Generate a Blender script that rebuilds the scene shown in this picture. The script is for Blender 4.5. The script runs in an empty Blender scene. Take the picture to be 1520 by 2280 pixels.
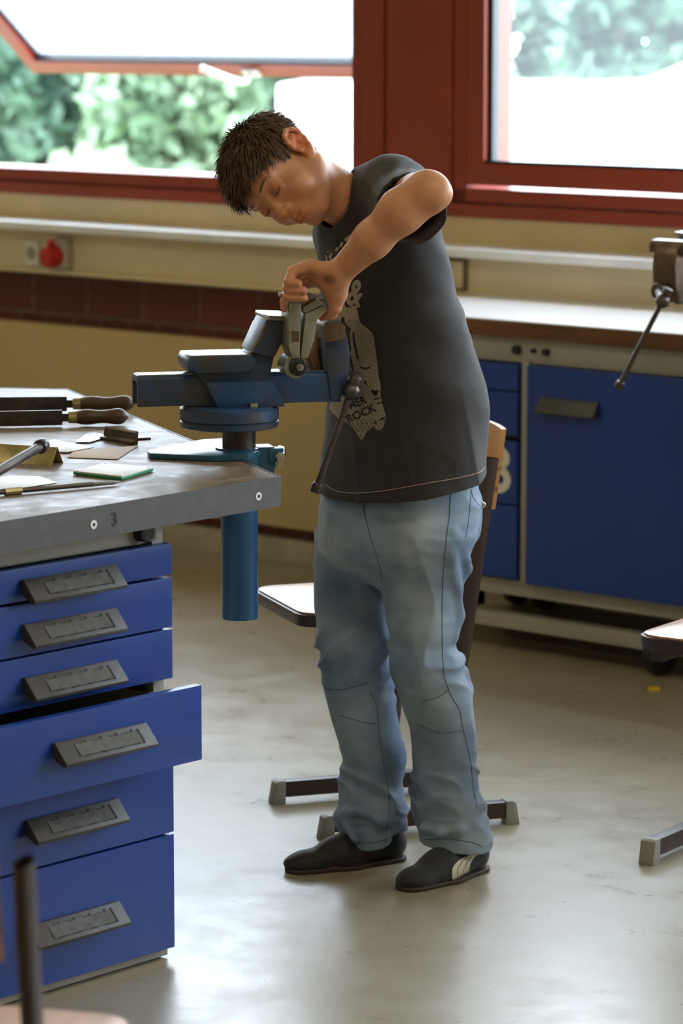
import bpy, bmesh, math, random
import numpy as np
from mathutils import Vector, Matrix
from mathutils.bvhtree import BVHTree
random.seed(7); rng = np.random.default_rng(7)
S = bpy.context.scene
C = S.collection
R = math.radians

# ------------------------------------------------------------------ camera
F_PX, CAM_H, HORIZON = 7300.0, 1.65, 30.0          # focal length in pixels of the 1520x2280 frame
PITCH = math.atan((1140 - HORIZON) / F_PX)
cd = bpy.data.cameras.new('camera'); cam = bpy.data.objects.new('camera', cd); C.objects.link(cam)
cam.location = (0, 0, CAM_H); cam.rotation_euler = (math.pi / 2 - PITCH, 0, 0)
cd.sensor_fit = 'VERTICAL'; cd.sensor_height = 36.0; cd.lens = F_PX / 2280 * 36.0
cd.clip_start = .1; cd.clip_end = 300
cd.dof.use_dof = True; cd.dof.focus_distance = 6.02; cd.dof.aperture_fstop = 5.0
S.camera = cam
S.view_settings.view_transform = 'Standard'; S.view_settings.look = 'None'
S.view_settings.gamma = 1.0; S.view_settings.use_curve_mapping = False
S.view_settings.exposure = -0.25

FW = np.array([0, math.cos(PITCH), -math.sin(PITCH)]); UP = np.array([0, math.sin(PITCH), math.cos(PITCH)]); RT = np.array([1., 0, 0])
CO = np.array([0, 0, CAM_H])
def ray(x, y): return FW * F_PX + RT * (x - 760) + UP * (1140 - y)
def Zp(x, y, z=0.):                    # point of the photo on the horizontal plane z
    r = ray(x, y); return CO + r * ((z - CAM_H) / r[2])
def W(x, y, Y):                        # point of the photo at forward distance Y
    r = ray(x, y); return CO + r * (Y / r[1])
P0 = np.array([-.21996, 9.90025]); AZ = R(41.7)
NV = np.array([math.sin(AZ), math.cos(AZ)]); EV = np.array([math.cos(AZ), -math.sin(AZ)])
def wp(s, d, z):                       # window wall frame: s along the wall, d outwards
    q = P0 + EV * s + NV * d; return Vector((q[0], q[1], z))
MW = Matrix(((EV[0], NV[0], 0, P0[0]), (EV[1], NV[1], 0, P0[1]), (0, 0, 1, 0), (0, 0, 0, 1)))

# ------------------------------------------------------------------ world, sun, added fill lamps
w = bpy.data.worlds.new('sky'); S.world = w; w.use_nodes = True
bg = w.node_tree.nodes['Background']; bg.inputs[0].default_value = (.74, .87, 1.0, 1); bg.inputs[1].default_value = 18.0
def look(o, d): o.rotation_euler = Vector(d).to_track_quat('-Z', 'Y').to_euler()
sl = bpy.data.lights.new('sun', 'SUN'); sl.energy = 9.0; sl.angle = R(.6); sl.color = (1, .97, .9)
so = bpy.data.objects.new('sun', sl); C.objects.link(so); look(so, (NV[0] * .37 + EV[0] * .1, NV[1] * .37 + EV[1] * .1, -.92))
def area(name, loc, d, sx, sy, e, col=(1, 1, 1), portal=False, rotz=None):
    l = bpy.data.lights.new(name, 'AREA'); l.shape = 'RECTANGLE'; l.size = sx; l.size_y = sy; l.energy = e; l.color = col
    o = bpy.data.objects.new(name, l); C.objects.link(o); o.location = loc
    if rotz is None: look(o, d)
    else: o.rotation_euler = rotz
    if portal: l.cycles.is_portal = True
    return o
def winrot(): # local -Z faces into the room, local X along the wall
    x = Vector((EV[0], EV[1], 0)); z = Vector((NV[0], NV[1], 0)); y = z.cross(x)
    return Matrix((x, y, z)).transposed().to_euler()
WR = winrot()
for s0, s1, z0, z1 in ((5.75, 8.3, 1.2, 2.9), (-4.6, -1.9, 1.2, 2.9), (-1.7, .33, 1.16, 2.9), (.9, 2.9, 1.2, 2.9), (3.2, 5.4, 1.2, 2.9)):
    area('window_portal', wp((s0 + s1) / 2, .2, (z0 + z1) / 2), None, s1 - s0, z1 - z0, 1, portal=True, rotz=WR)
for s in (.4, 4.4):              # unseen ceiling lamps, added as warm fill light
    for dd in (-3.2, -6.2):
        area('fill_light', wp(s, dd, 2.90), (0, 0, -1), 1.5, .3, 22, (1, .86, .66))

# ------------------------------------------------------------------ helpers
def lin(c):
    c = np.array(c, float) / 255.; return tuple(np.where(c <= .04045, c / 12.92, ((c + .055) / 1.055) ** 2.4)) + (1.,)
def mat(name, rgb, rough=.5, metal=0., var=.06, scale=8., bump=0., bscale=60., rgb2=None, spec=.5, coat=0., rvar=0., sheen=0., sss=0., stretch=None, detail=4):
    m = bpy.data.materials.new(name); m.use_nodes = True; nt = m.node_tree; N = nt.nodes; L = nt.links
    b = N['Principled BSDF']; b.inputs['Roughness'].default_value = rough; b.inputs['Metallic'].default_value = metal
    b.inputs['Specular IOR Level'].default_value = spec; b.inputs['Coat Weight'].default_value = coat
    b.inputs['Sheen Weight'].default_value = sheen
    if sss: b.inputs['Subsurface Weight'].default_value = sss; b.inputs['Subsurface Scale'].default_value = .01; b.inputs['Subsurface Radius'].default_value = (1, .35, .2)
    tc = N.new('ShaderNodeTexCoord'); mp = N.new('ShaderNodeMapping'); L.new(tc.outputs['Object'], mp.inputs[0])
    if stretch: mp.inputs['Scale'].default_value = stretch
    nz = N.new('ShaderNodeTexNoise'); nz.inputs['Scale'].default_value = scale; nz.inputs['Detail'].default_value = detail; L.new(mp.outputs[0], nz.inputs[0])
    cr = N.new('ShaderNodeValToRGB'); L.new(nz.outputs[0], cr.inputs[0])
    c = lin(rgb); c2 = lin(rgb2) if rgb2 else tuple(min(1, v * (1 + var * 2)) for v in c[:3]) + (1,)
    c1 = c if rgb2 else tuple(v * (1 - var * 2) for v in c[:3]) + (1,)
    cr.color_ramp.elements[0].position = .35; cr.color_ramp.elements[1].position = .65
    cr.color_ramp.elements[0].color = c1; cr.color_ramp.elements[1].color = c2
    L.new(cr.outputs[0], b.inputs['Base Color'])
    if rvar:
        mr = N.new('ShaderNodeMapRange'); mr.inputs['From Min'].default_value = .3; mr.inputs['From Max'].default_value = .7
        mr.inputs['To Min'].default_value = rough - rvar; mr.inputs['To Max'].default_value = rough + rvar
        L.new(nz.outputs[0], mr.inputs[0]); L.new(mr.outputs[0], b.inputs['Roughness'])
    if bump:
        n2 = N.new('ShaderNodeTexNoise'); n2.inputs['Scale'].default_value = bscale; n2.inputs['Detail'].default_value = 3; L.new(mp.outputs[0], n2.inputs[0])
        bp = N.new('ShaderNodeBump'); bp.inputs['Strength'].default_value = bump; bp.inputs['Distance'].default_value = .002
        L.new(n2.outputs[0], bp.inputs['Height']); L.new(bp.outputs[0], b.inputs['Normal'])
    return m
M = {}
M['red'] = mat('red_paint', (142, 54, 34), .38, var=.05, scale=3)
M['cream'] = mat('cream_wall', (208, 184, 140), .7, var=.04, scale=2, bump=.1)
M['cream_duct'] = mat('cream_duct', (216, 198, 160), .5, var=.03, scale=2)
M['sill'] = mat('pale_sill', (240, 240, 240), .3, var=.04, scale=5)
M['base'] = mat('grey_baseboard', (168, 160, 140), .6)
M['white'] = mat('white_plastic', (222, 220, 210), .45, var=.02)
M['redplastic'] = mat('red_plastic', (190, 34, 26), .4, var=.03)
M['black'] = mat('black_rubber', (28, 27, 28), .55)
M['blue'] = mat('blue_enamel', (24, 60, 140), .36, var=.05, scale=2, bump=.05, bscale=200)
M['greyframe'] = mat('grey_frame_paint', (160, 157, 145), .45, var=.05, scale=6)
M['handle'] = mat('dark_handle_plastic', (66, 62, 58), .5, var=.08, scale=30)
M['label'] = mat('worn_label_insert', (78, 74, 68), .6, var=.12, scale=60)
M['edging'] = mat('grey_steel_edging', (82, 80, 80), .5, var=.05, scale=40, bump=.05)
M['benchtop'] = mat('worn_bench_top', (100, 82, 64), .46, rgb2=(130, 112, 92), scale=26, bump=.2, bscale=160, rvar=.08, spec=.4, detail=8)
M['woodedge'] = mat('brown_wood_edge', (112, 70, 34), .5, rgb2=(88, 52, 26), scale=5, stretch=(1, 1, 12))
M['wood'] = mat('varnished_plywood', (206, 150, 84), .35, rgb2=(190, 132, 68), scale=6, stretch=(1, 8, 1))
M['seatwood'] = mat('worn_seat_plywood', (206, 160, 110), .28, rgb2=(190, 142, 96), scale=6, stretch=(1, 8, 1), spec=.7)
M['brown'] = mat('dark_brown_tube', (58, 40, 34), .4, var=.06)
M['cap'] = mat('grey_plastic_cap', (140, 136, 126), .5)
M['vblue'] = mat('worn_blue_cast', (36, 76, 122), .4, rgb2=(64, 60, 58), scale=11, bump=.35, bscale=90, rvar=.1, detail=7)
M['vtube'] = mat('blue_column_paint', (34, 84, 128), .3, var=.06, scale=5)
M['teal'] = mat('teal_blue_paint', (40, 84, 108), .35, var=.08, scale=10)
M['steel'] = mat('bare_steel', (150, 148, 142), .3, metal=.9, var=.1, scale=30, rvar=.08)
M['dsteel'] = mat('dark_steel', (84, 76, 70), .38, metal=.75, var=.15, scale=25, rvar=.08, bump=.15)
M['jaw'] = mat('brown_steel_jaw', (104, 86, 72), .42, metal=.6, var=.15, scale=30, bump=.2)
M['plate'] = mat('grey_steel_plate', (150, 150, 136), .4, metal=.55, var=.08, scale=40)
M['zinc'] = mat('zinc_bolt', (200, 198, 190), .22, metal=1)
M['brass'] = mat('yellowish_sheet_steel', (176, 160, 112), .35, metal=.7, var=.12, scale=30)
M['card'] = mat('white_card', (232, 232, 230), .5, var=.01)
M['paper'] = mat('tan_paper', (200, 176, 156), .7, var=.03)
M['green'] = mat('green_board_edge', (38, 140, 96), .5)
M['filewood'] = mat('dark_wood_handle', (92, 66, 42), .4, rgb2=(70, 50, 34), scale=10)
M['yellow'] = mat('yellow_plastic', (220, 190, 40), .5)
M['num'] = mat('number_white', (222, 220, 205), .6, var=.02)
M['ink'] = mat('black_ink', (22, 20, 20), .6)
M['gasket'] = mat('black_gasket', (20, 20, 26), .4)
M['alu'] = mat('grey_glazing_bead', (190, 184, 184), .4)

class MB:
    """collects shapes in one bmesh"""
    def __init__(self): self.bm = bmesh.new()
    def box(self, lo, hi, mx=None, bev=0.):
        lo = Vector(lo); hi = Vector(hi)
        g = bmesh.ops.create_cube(self.bm, size=1)
        vs = g['verts']
        for v in vs: v.co = Vector((lo[i] + (v.co[i] + .5) * (hi[i] - lo[i]) for i in range(3)))
        if bev:
            es = list({e for v in vs for e in v.link_edges})
            r = bmesh.ops.bevel(self.bm, geom=es, offset=bev, segments=2, profile=.7, affect='EDGES'); 
            vs = list({v for f in r['faces'] for v in f.verts} | {v for v in vs if v.is_valid})
        if mx is not None:
            for v in vs: v.co = mx @ v.co
        return self
    def prism(self, poly, a, b, axis='y', bev=0., mx=None, seg=2):
        """polygon extruded; axis 'y': poly=(x,z), 'z': poly=(x,y), 'x': poly=(y,z)"""
        def P(u, v, t): return {'y': (u, t, v), 'z': (u, v, t), 'x': (t, u, v)}[axis]
        v0 = [self.bm.verts.new(P(u, v, a)) for u, v in poly]; v1 = [self.bm.verts.new(P(u, v, b)) for u, v in poly]
        n = len(poly); fs = []
        fs.append(self.bm.faces.new(v0)); fs.append(self.bm.faces.new(v1[::-1]))
        for i in range(n): fs.append(self.bm.faces.new((v0[i], v1[i], v1[(i + 1) % n], v0[(i + 1) % n])))
        bmesh.ops.recalc_face_normals(self.bm, faces=fs)
        vs = v0 + v1
        if bev:
            es = list({e for f in fs for e in f.edges})
            r = bmesh.ops.bevel(self.bm, geom=es, offset=bev, segments=seg, profile=.6, affect='EDGES', clamp_overlap=True)
            vs = list({v for f in r['faces'] for v in f.verts} | {v for v in vs if v.is_valid})
        if mx is not None:
            for v in vs: v.co = mx @ v.co
        return self
    def tube(self, pts, rad, n=16, flat=1., up=None, caps=True):
        """rings along a path; rad number or list; flat squeezes across 'up'"""
        pts = [Vector(p) for p in pts]; rads = rad if isinstance(rad, (list, tuple)) else [rad] * len(pts)
        rings = []; u = None
        for i, p in enumerate(pts):
            t = (pts[min(i + 1, len(pts) - 1)] - pts[max(i - 1, 0)]).normalized()
            if up is not None: u = Vector(up) - t * Vector(up).dot(t)
            elif u is None: u = t.orthogonal()
            else: u = u - t * u.dot(t)
            u = u.normalized(); v = t.cross(u)
            rings.append([self.bm.verts.new(p + (u * math.cos(a) + v * math.sin(a) * flat) * rads[i]) for a in [2 * math.pi * k / n for k in range(n)]])
        for a, b in zip(rings, rings[1:]):
            for k in range(n): self.bm.faces.new((a[k], a[(k + 1) % n], b[(k + 1) % n], b[k]))
        if caps:
            self.bm.faces.new(rings[0][::-1]); self.bm.faces.new(rings[-1])
        return self
    def cyl(self, a, b, r, r2=None, n=24, bev=0.):
        a = Vector(a); b = Vector(b); r2 = r if r2 is None else r2
        if bev:
            d = (b - a).normalized() * bev
            return self.tube([a, a + d * .3, a + d, b - d, b - d * .3, b], [r - bev, r - bev * .3, r, r2, r2 - bev * .3, r2 - bev], n)
        return self.tube([a, b], [r, r2], n)
    def sphere(self, c, r, n=16, sc=(1, 1, 1)):
        g = bmesh.ops.create_uvsphere(self.bm, u_segments=n, v_segments=n // 2 + 2, radius=r)
        for v in g['verts']: v.co = Vector((v.co[i] * sc[i] for i in range(3))) + Vector(c)
        return self
    def obj(self, name, m, parent=None, mx=None, smooth=True, ang=35):
        if mx is not None: bmesh.ops.transform(self.bm, matrix=mx, verts=self.bm.verts)
        bmesh.ops.recalc_face_normals(self.bm, faces=self.bm.faces)
        me = bpy.data.meshes.new(name); self.bm.to_mesh(me); self.bm.free()
        return link(name, me, m, parent, smooth, ang)
def link(name, me, m, parent=None, smooth=True, ang=35):
    o = bpy.data.objects.new(name, me); C.objects.link(o)
    if m is not None: me.materials.append(m)
    if smooth and len(me.polygons):
        me.polygons.foreach_set('use_smooth', [True] * len(me.polygons))
        if ang: me.set_sharp_from_angle(angle=R(ang))
    if parent: o.parent = parent
    return o
def thing(name, label, cat, loc=(0, 0, 0), rz=0., group=None):
    o = bpy.data.objects.new(name, None); C.objects.link(o); o.location = loc; o.rotation_euler = (0, 0, rz); o.empty_display_size = .05
    o['label'] = label; o['category'] = cat
    if group: o['group'] = group
    return o
def tag(o, label, cat, group=None):
    o['label'] = label; o['category'] = cat
    if group: o['group'] = group
    return o
def struct(o): o['kind'] = 'structure'; return o
def pivot(o, p):                       # move a mesh object's origin to world point p
    p = Vector(p); o.data.transform(Matrix.Translation(-p)); o.location = p; return o
def basis(x, y, z, o=(0, 0, 0)):
    m = Matrix((Vector(x), Vector(y), Vector(z))).transposed().to_4x4(); m.translation = Vector(o); return m

# ------------------------------------------------------------------ room shell
S0, S1, D0, HC = -5.5, 9.0, -9.6, 2.95
# floor material: painted concrete, scuffed
def floor_mat():
    m = mat('painted_concrete_floor', (150, 138, 114), .3, rgb2=(160, 149, 126), scale=1.2, bump=.10, bscale=120, spec=.9, detail=6)
    nt = m.node_tree; N = nt.nodes; L = nt.links; b = N['Principled BSDF']; tc = [n for n in N if n.bl_idname == 'ShaderNodeTexCoord'][0]
    ramp = [n for n in N if n.bl_idname == 'ShaderNodeValToRGB'][0]
    n2 = N.new('ShaderNodeTexNoise'); n2.inputs['Scale'].default_value = 7; n2.inputs['Detail'].default_value = 9; n2.inputs['Roughness'].default_value = .7; L.new(tc.outputs['Object'], n2.inputs[0])
    r2 = N.new('ShaderNodeMapRange'); r2.inputs['From Min'].default_value = .35; r2.inputs['From Max'].default_value = .68; r2.inputs['To Min'].default_value = .26; r2.inputs['To Max'].default_value = .40
    L.new(n2.outputs[0], r2.inputs[0]); L.new(r2.outputs[0], b.inputs['Roughness'])
    # dark scuffs
    mp = N.new('ShaderNodeMapping'); mp.inputs['Rotation'].default_value = (0, 0, .6); mp.inputs['Scale'].default_value = (1, 2.6, 1); L.new(tc.outputs['Object'], mp.inputs[0])
    n3 = N.new('ShaderNodeTexNoise'); n3.inputs['Scale'].default_value = 9; n3.inputs['Detail'].default_value = 10; n3.inputs['Roughness'].default_value = .75; L.new(mp.outputs[0], n3.inputs[0])
    r3 = N.new('ShaderNodeMapRange'); r3.inputs['From Min'].default_value = .59; r3.inputs['From Max'].default_value = .73; r3.inputs['To Max'].default_value = .45; L.new(n3.outputs[0], r3.inputs[0])
    mx = N.new('ShaderNodeMix'); mx.data_type = 'RGBA'; L.new(r3.outputs[0], mx.inputs[0]); L.new(ramp.outputs[0], mx.inputs[6]); mx.inputs[7].default_value = lin((92, 84, 74)); L.new(mx.outputs[2], b.inputs['Base Color'])
    bp = [n for n in N if n.bl_idname == 'ShaderNodeBump'][0]
    b2 = N.new('ShaderNodeBump'); b2.inputs['Strength'].default_value = .10; b2.inputs['Distance'].default_value = .004; L.new(n2.outputs[0], b2.inputs['Height']); L.new(bp.outputs[0], b2.inputs['Normal']); L.new(b2.outputs[0], b.inputs['Normal'])
    return m
M['floor'] = floor_mat()
def wbox(name, m, lo, hi, kind=True, bev=0., parent=None):
    o = MB().box(lo, hi, bev=bev).obj(name, m, parent, mx=MW if parent is None else None)
    if kind: struct(o)
    return o
wbox('floor', M['floor'], (S0 - .2, D0 - .2, -.15), (S1 + .2, .0, 0))
wbox('ceiling', mat('white_ceiling', (205, 196, 176), .8), (S0 - .2, D0 - .2, HC), (S1 + .2, .3, HC + .2))
wbox('wall_left', M['cream'], (S0 - .2, D0, 0), (S0, 0, HC)); wbox('wall_right', M['cream'], (S1, D0, 0), (S1 + .2, 0, HC)); wbox('wall_rear', M['cream'], (S0 - .2, D0 - .2, 0), (S1 + .2, D0, HC))
def brick_mat():
    m = bpy.data.materials.new('dark_red_bricks'); m.use_nodes = True; N = m.node_tree.nodes; L = m.node_tree.links; b = N['Principled BSDF']; b.inputs['Roughness'].default_value = .6
    tc = N.new('ShaderNodeTexCoord'); sp = N.new('ShaderNodeSeparateXYZ'); L.new(tc.outputs['Object'], sp.inputs[0])
    cb = N.new('ShaderNodeCombineXYZ'); L.new(sp.outputs[0], cb.inputs[0]); L.new(sp.outputs[2], cb.inputs[1])
    br = N.new('ShaderNodeTexBrick'); mp_ = N.new('ShaderNodeMapping'); mp_.inputs['Location'].default_value = (.04, .18, 0); L.new(cb.outputs[0], mp_.inputs[0]); L.new(mp_.outputs[0], br.inputs[0]); br.squash = .5; br.squash_frequency = 2; br.inputs['Scale'].default_value = 1
    br.inputs['Color1'].default_value = lin((106, 44, 34)); br.inputs['Color2'].default_value = lin((88, 36, 30)); br.inputs['Mortar'].default_value = lin((112, 84, 72))
    br.inputs['Brick Width'].default_value = .25; br.inputs['Row Height'].default_value = .125; br.inputs['Mortar Size'].default_value = .006; br.offset = .5; br.inputs['Mortar Smooth'].default_value = .3
    L.new(br.outputs[0], b.inputs['Base Color']); bp = N.new('ShaderNodeBump'); bp.inputs['Distance'].default_value = .004; bp.invert = True; L.new(br.outputs[1], bp.inputs['Height']); L.new(bp.outputs[0], b.inputs['Normal'])
    return m
M['brick'] = brick_mat()
# lower window wall: bricks up to .83, plaster to the windows; kept in wall coordinates by an object matrix
def wall_obj(name, m, lo, hi, bev=0.):
    o = MB().box(lo, hi, bev=bev).obj(name, m); o.matrix_world = MW; return struct(o)
wall_obj('wall_back', M['brick'], (S0 - .2, 0, 0), (S1 + .2, .3, .83))
wbox('wall_back_plaster', M['cream'], (S0 - .2, .0, .83), (S1 + .2, .3, 1.075))
wbox('wall_back_lintel', M['cream'], (S0 - .2, .0, 2.88), (S1 + .2, .3, HC))
wbox('baseboard_back', M['base'], (S0, -.03, 0), (S1, 0, .074), bev=.004)
wbox('trim_1', mat('cream_wainscot_panel', (198, 174, 124), .55, var=.04, scale=1.5), (S0, -.045, .112), (1.0, -.004, .665), bev=.004)
# window sill shelf and cable duct
sh = wbox('trim_2', M['sill'], (S0, -.17, .974), (S1, .02, .998), bev=.004)
wbox('trim_3', M['cream_duct'], (S0, -.11, .845), (S1, 0, .972), bev=.006)
wbox('trim_4', M['cream_duct'], (S0, -.125, .836), (S1, 0, .85), bev=.004)

# ------------------------------------------------------------------ windows (red frames)
def glass_mat(name, veil, gl=.08):
    m = bpy.data.materials.new(name); m.use_nodes = True; N = m.node_tree.nodes; L = m.node_tree.links; N.remove(N['Principled BSDF']); out = N['Material Output']
    tr = N.new('ShaderNodeBsdfTransparent'); tl = N.new('ShaderNodeBsdfTranslucent'); tl.inputs[0].default_value = (.86, .92, 1, 1); gb = N.new('ShaderNodeBsdfGlossy'); gb.inputs['Roughness'].default_value = .03
    a = N.new('ShaderNodeMixShader'); a.inputs[0].default_value = veil; L.new(tr.outputs[0], a.inputs[1]); L.new(tl.outputs[0], a.inputs[2])  # translucent share puts the bright bluish haze into the panes
    b = N.new('ShaderNodeMixShader'); b.inputs[0].default_value = gl; L.new(a.outputs[0], b.inputs[1]); L.new(gb.outputs[0], b.inputs[2]); L.new(b.outputs[0], out.inputs[0])
    return m
M['glass'] = glass_mat('veiled_window_glass', .035, .05); M['glass2'] = glass_mat('tilted_window_glass', .16, .12)
def window(name, s0, s1, z0=1.157, zt=2.03, closed=True):
    """fixed frame; sash; unseen upper light added for more daylight. outer frame spans s0..s1"""
    root = bpy.data.objects.new(name, None); C.objects.link(root); root.matrix_world = MW; struct(root)
    fr = MB()
    fr.box((s0, -.01, 1.075), (s1, .2, 1.113), bev=.003); fr.box((s0, 0, 1.117), (s1, .2, z0), bev=.003)
    fr.box((s0, 0, zt), (s1, .2, zt + .08), bev=.003); fr.box((s0, 0, 2.8), (s1, .2, 2.88), bev=.003)
    fr.box((s0, 0, 1.117), (s0 + .05, .2, 2.88), bev=.003); fr.box((s1 - .05, 0, 1.117), (s1, .2, 2.88), bev=.003)
    fr.obj('frame', M['red'], root)
    MB().box((s0 + .05, .1, zt + .08), (s1 - .05, .108, 2.8)).obj('added_upper_pane', M['glass'], root)  # out-of-view upper glazing, added to let more daylight in
    return root
def sash(parent, s0, s1, z0, z1, mx=None, fw=.062, gm=None, handle=None):
    """sash in its own closed plane: outer size s0..s1, z0..z1"""
    t = .05
    r = MB()
    r.box((s0, 0, z0), (s1, t, z0 + fw), bev=.004); r.box((s0, 0, z1 - fw), (s1, t, z1), bev=.004)
    r.box((s0, .0005, z0 + fw * .5), (s0 + fw, t - .0005, z1 - fw * .5), bev=.004); r.box((s1 - fw, .0005, z0 + fw * .5), (s1, t - .0005, z1 - fw * .5), bev=.004)
    a = r.obj('sash_frame', M['red'], parent)
    g = MB(); q = .014
    for lo, hi in (((s0 + fw - .004, .004, z0 + fw - .004), (s1 - fw + .004, t, z0 + fw + q * .6)), ((s0 + fw - .004, .004, z1 - fw - q), (s1 - fw + .004, t, z1 - fw + .004)),
                   ((s0 + fw - .004, .02, z0 + fw), (s0 + fw + q, t, z1 - fw)), ((s1 - fw - q, .02, z0 + fw), (s1 - fw + .004, t, z1 - fw))):
        g.box(lo, hi)
    g = g.obj('gasket', M['gasket'], a)
    pn = MB().box((s0 + fw, .024, z0 + fw), (s1 - fw, .03, z1 - fw)).obj('pane', gm or M['glass'], a)
    if mx is not None: a.matrix_local = mx
    return a
# left window, tilted open outwards at the bottom
w1 = window('window_1', -1.79, .385)
HZ = 2.03; LEN = .86; D_OUT = .65; th = math.asin(D_OUT / LEN)
mxs = Matrix.Translation((0, .03, HZ)) @ Matrix.Rotation(th, 4, 'X') @ Matrix.Translation((0, -.03, -HZ))
sa = sash(w1, -1.737, .33, HZ - LEN, HZ, mxs, gm=M['glass2'])
h = MB(); h.box((-.70, -.012, HZ - LEN + .012), (-.63, 0, HZ - LEN + .045), bev=.004)
h.tube([(-.665, -.01, HZ - LEN + .03), (-.665, -.045, HZ - LEN + .03), (-.69, -.055, HZ - LEN + .04), (-.80, -.06, HZ - LEN + .115)], [.012, .012, .013, .012], 12)
h.obj('handle', M['white'], sa)
# middle post cladding
post = MB(); post.box((.386, -.012, 1.075), (.467, .2, 2.88), bev=.003); post.box((.471, -.006, 1.075), (.72, .2, 2.88), bev=.003)
struct(post.obj('trim_5', M['red'], mx=MW))
w2 = window('window_2', .722, 3.0)
sash(w2, .782, 2.94, 1.168, 2.03, Matrix.Translation((0, -.012, 0)))
w3 = window('window_3', -4.7, -1.86); sash(w3, -4.63, -1.93, 1.168, 2.03, Matrix.Translation((0, -.012, 0)))
w4 = window('window_4', 3.1, 5.6); sash(w4, 3.16, 5.54, 1.168, 2.03, Matrix.Translation((0, -.012, 0)))
wbox("wall_back_infill", M["cream"], (S0 - .2, .0, 1.075), (-4.7, .3, 2.88)); wbox("wall_back_infill.001", M["cream"], (8.4, .0, 1.075), (S1 + .2, .3, 2.88))
w5 = window("added_window_5", 5.7, 8.4); sash(w5, 5.76, 8.34, 1.168, 2.03, Matrix.Translation((0, -.012, 0))); wbox("trim_9", M["red"], (5.6, -.01, 1.075), (5.7, .2, 2.88), bev=.003)  # unseen extra window at the far right, added for its light
wbox('trim_6', M['red'], (-1.86, -.01, 1.075), (-1.79, .2, 2.88), bev=.003); wbox('trim_7', M['red'], (3.0, -.01, 1.075), (3.1, .2, 2.88), bev=.003)
wbox('trim_8', M['sill'], (-4.8, .2, 1.03), (5.7, .42, 1.07), bev=.004)
for s, dd, wh in ((.4, -3.2, 'nearest the left window'), (.4, -6.2, 'above the left rear of the room'), (4.4, -3.2, 'near the windows on the right'), (4.4, -6.2, 'above the photographer')):  # housings for the added fill lights, out of view
    if 1:
        lm = thing('fill_lamp', 'added unseen fill lamp under the ceiling, ' + wh, 'lamp', wp(s, dd, 2.95), -AZ, 'added fill lamps above the workshop')
        MB().box((-.8, -.18, -.045), (.8, .18, 0), bev=.01).obj('housing', M['white'], lm)

# ------------------------------------------------------------------ sockets on the cable duct
t = thing('power_socket', 'white square power socket on the duct beside the red socket', 'socket', wp(-.915, -.111, .897), -AZ)
MB().box((-.03, -.012, -.04), (.03, 0, .04), bev=.004).obj('cover_plate', M['white'], t)
MB().cyl((0, -.0135, 0), (0, -.004, 0), .021, n=28).obj('socket_well', mat('grey_socket_well', (150, 146, 132), .5), t)
t = thing('industrial_socket', 'round red industrial socket on a pale box on the duct under the window', 'socket', wp(-.775, -.111, .903), -AZ)
MB().box((-.03, -.03, -.048), (.04, 0, .048), bev=.005).obj('mounting_box', mat('pale_grey_box', (176, 170, 150), .5), t)
q = MB(); q.cyl((-.005, -.025, -.006), (-.012, -.075, -.012), .034, .032, n=28, bev=.004); q.sphere((.002, -.06, .034), .013); q.obj('hinged_lid', M['redplastic'], t)
t = thing('power_socket', 'pale square socket in a dark frame on the duct behind the boy', 'socket', wp(.835, -.111, .922), -AZ)
MB().box((-.045, -.012, -.045), (.035, 0, .045), bev=.004).obj('surround', mat('olive_surround', (110, 102, 60), .5), t)
MB().box((-.038, -.018, -.038), (.028, -.008, .038), bev=.004).obj('cover_plate', M['cream_duct'], t)

# ------------------------------------------------------------------ outside
M['ground'] = mat('mown_grass_yard', (84, 106, 70), .9, rgb2=(104, 120, 84), scale=.4)
struct(MB().box((-70, .45, -.2), (70, 90, -.05)).obj('ground', M['ground'], mx=MW))
M['leafs'] = [mat('leaves_%s' % k, c, .6, rgb2=c2, scale=1.2) for k, c, c2 in (('grey_green', (70, 98, 80), (116, 142, 118)), ('pale_green', (82, 108, 82), (126, 146, 116)), ('dark_green', (62, 90, 76), (104, 130, 108)))]
M['bark'] = mat('grey_bark', (90, 80, 66), .8)
def bush(name, c, r, h, n, mi, label, cat, group, size=.16, tree=False):
    root = thing(name, label, cat, (c[0], c[1], -.05), 0, group)
    u = rng.normal(size=(n, 3)); u /= np.linalg.norm(u, axis=1)[:, None]
    rad = rng.uniform(.55, 1.0, n) ** .5
    cz = h * .55 if not tree else h * .65
    lump = .8 + .13 * np.sin(u[:, 0] * 7 + c[0]) * np.sin(u[:, 2] * 6 + c[1]) + .1 * np.sin(u[:, 1] * 13)
    u = np.sign(u) * np.abs(u) ** (1. if tree else .55); u /= np.abs(u).max(1)[:, None] ** (0 if tree else .6)
    p = u * (rad * lump)[:, None] * np.array([r, r * (1.5 if not tree else 1), h * .48 if not tree else h * .38]) + np.array([0, 0, cz])
    p[:, 2] = np.abs(p[:, 2]) + .02
    a = rng.normal(size=(n, 3)); a /= np.linalg.norm(a, axis=1)[:, None]; b = np.cross(a, rng.normal(size=(n, 3))); b /= np.linalg.norm(b, axis=1)[:, None]
    s = size * rng.uniform(.6, 1.3, n)[:, None]
    V = np.stack([p - a * s, p + b * s * .45, p + a * s, p - b * s * .45], 1).reshape(-1, 3)
    me = bpy.data.meshes.new('foliage'); me.from_pydata(V.tolist(), [], np.arange(n * 4).reshape(-1, 4).tolist()); link('foliage', me, M['leafs'][mi], root, smooth=False)
    tm = MB()
    for k in range(1 if tree else 4):
        a0 = k * 1.7; q = 0 if tree else .25 * r
        tm.tube([(0, 0, 0), (math.cos(a0) * q, math.sin(a0) * q, cz * .6), (math.cos(a0) * q * 2, math.sin(a0) * q * 2, cz * 1.2)], [.06 + .02 * r, .05, .02], 8)
    tm.obj('trunk' if tree else 'stems', M['bark'], root)
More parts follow.
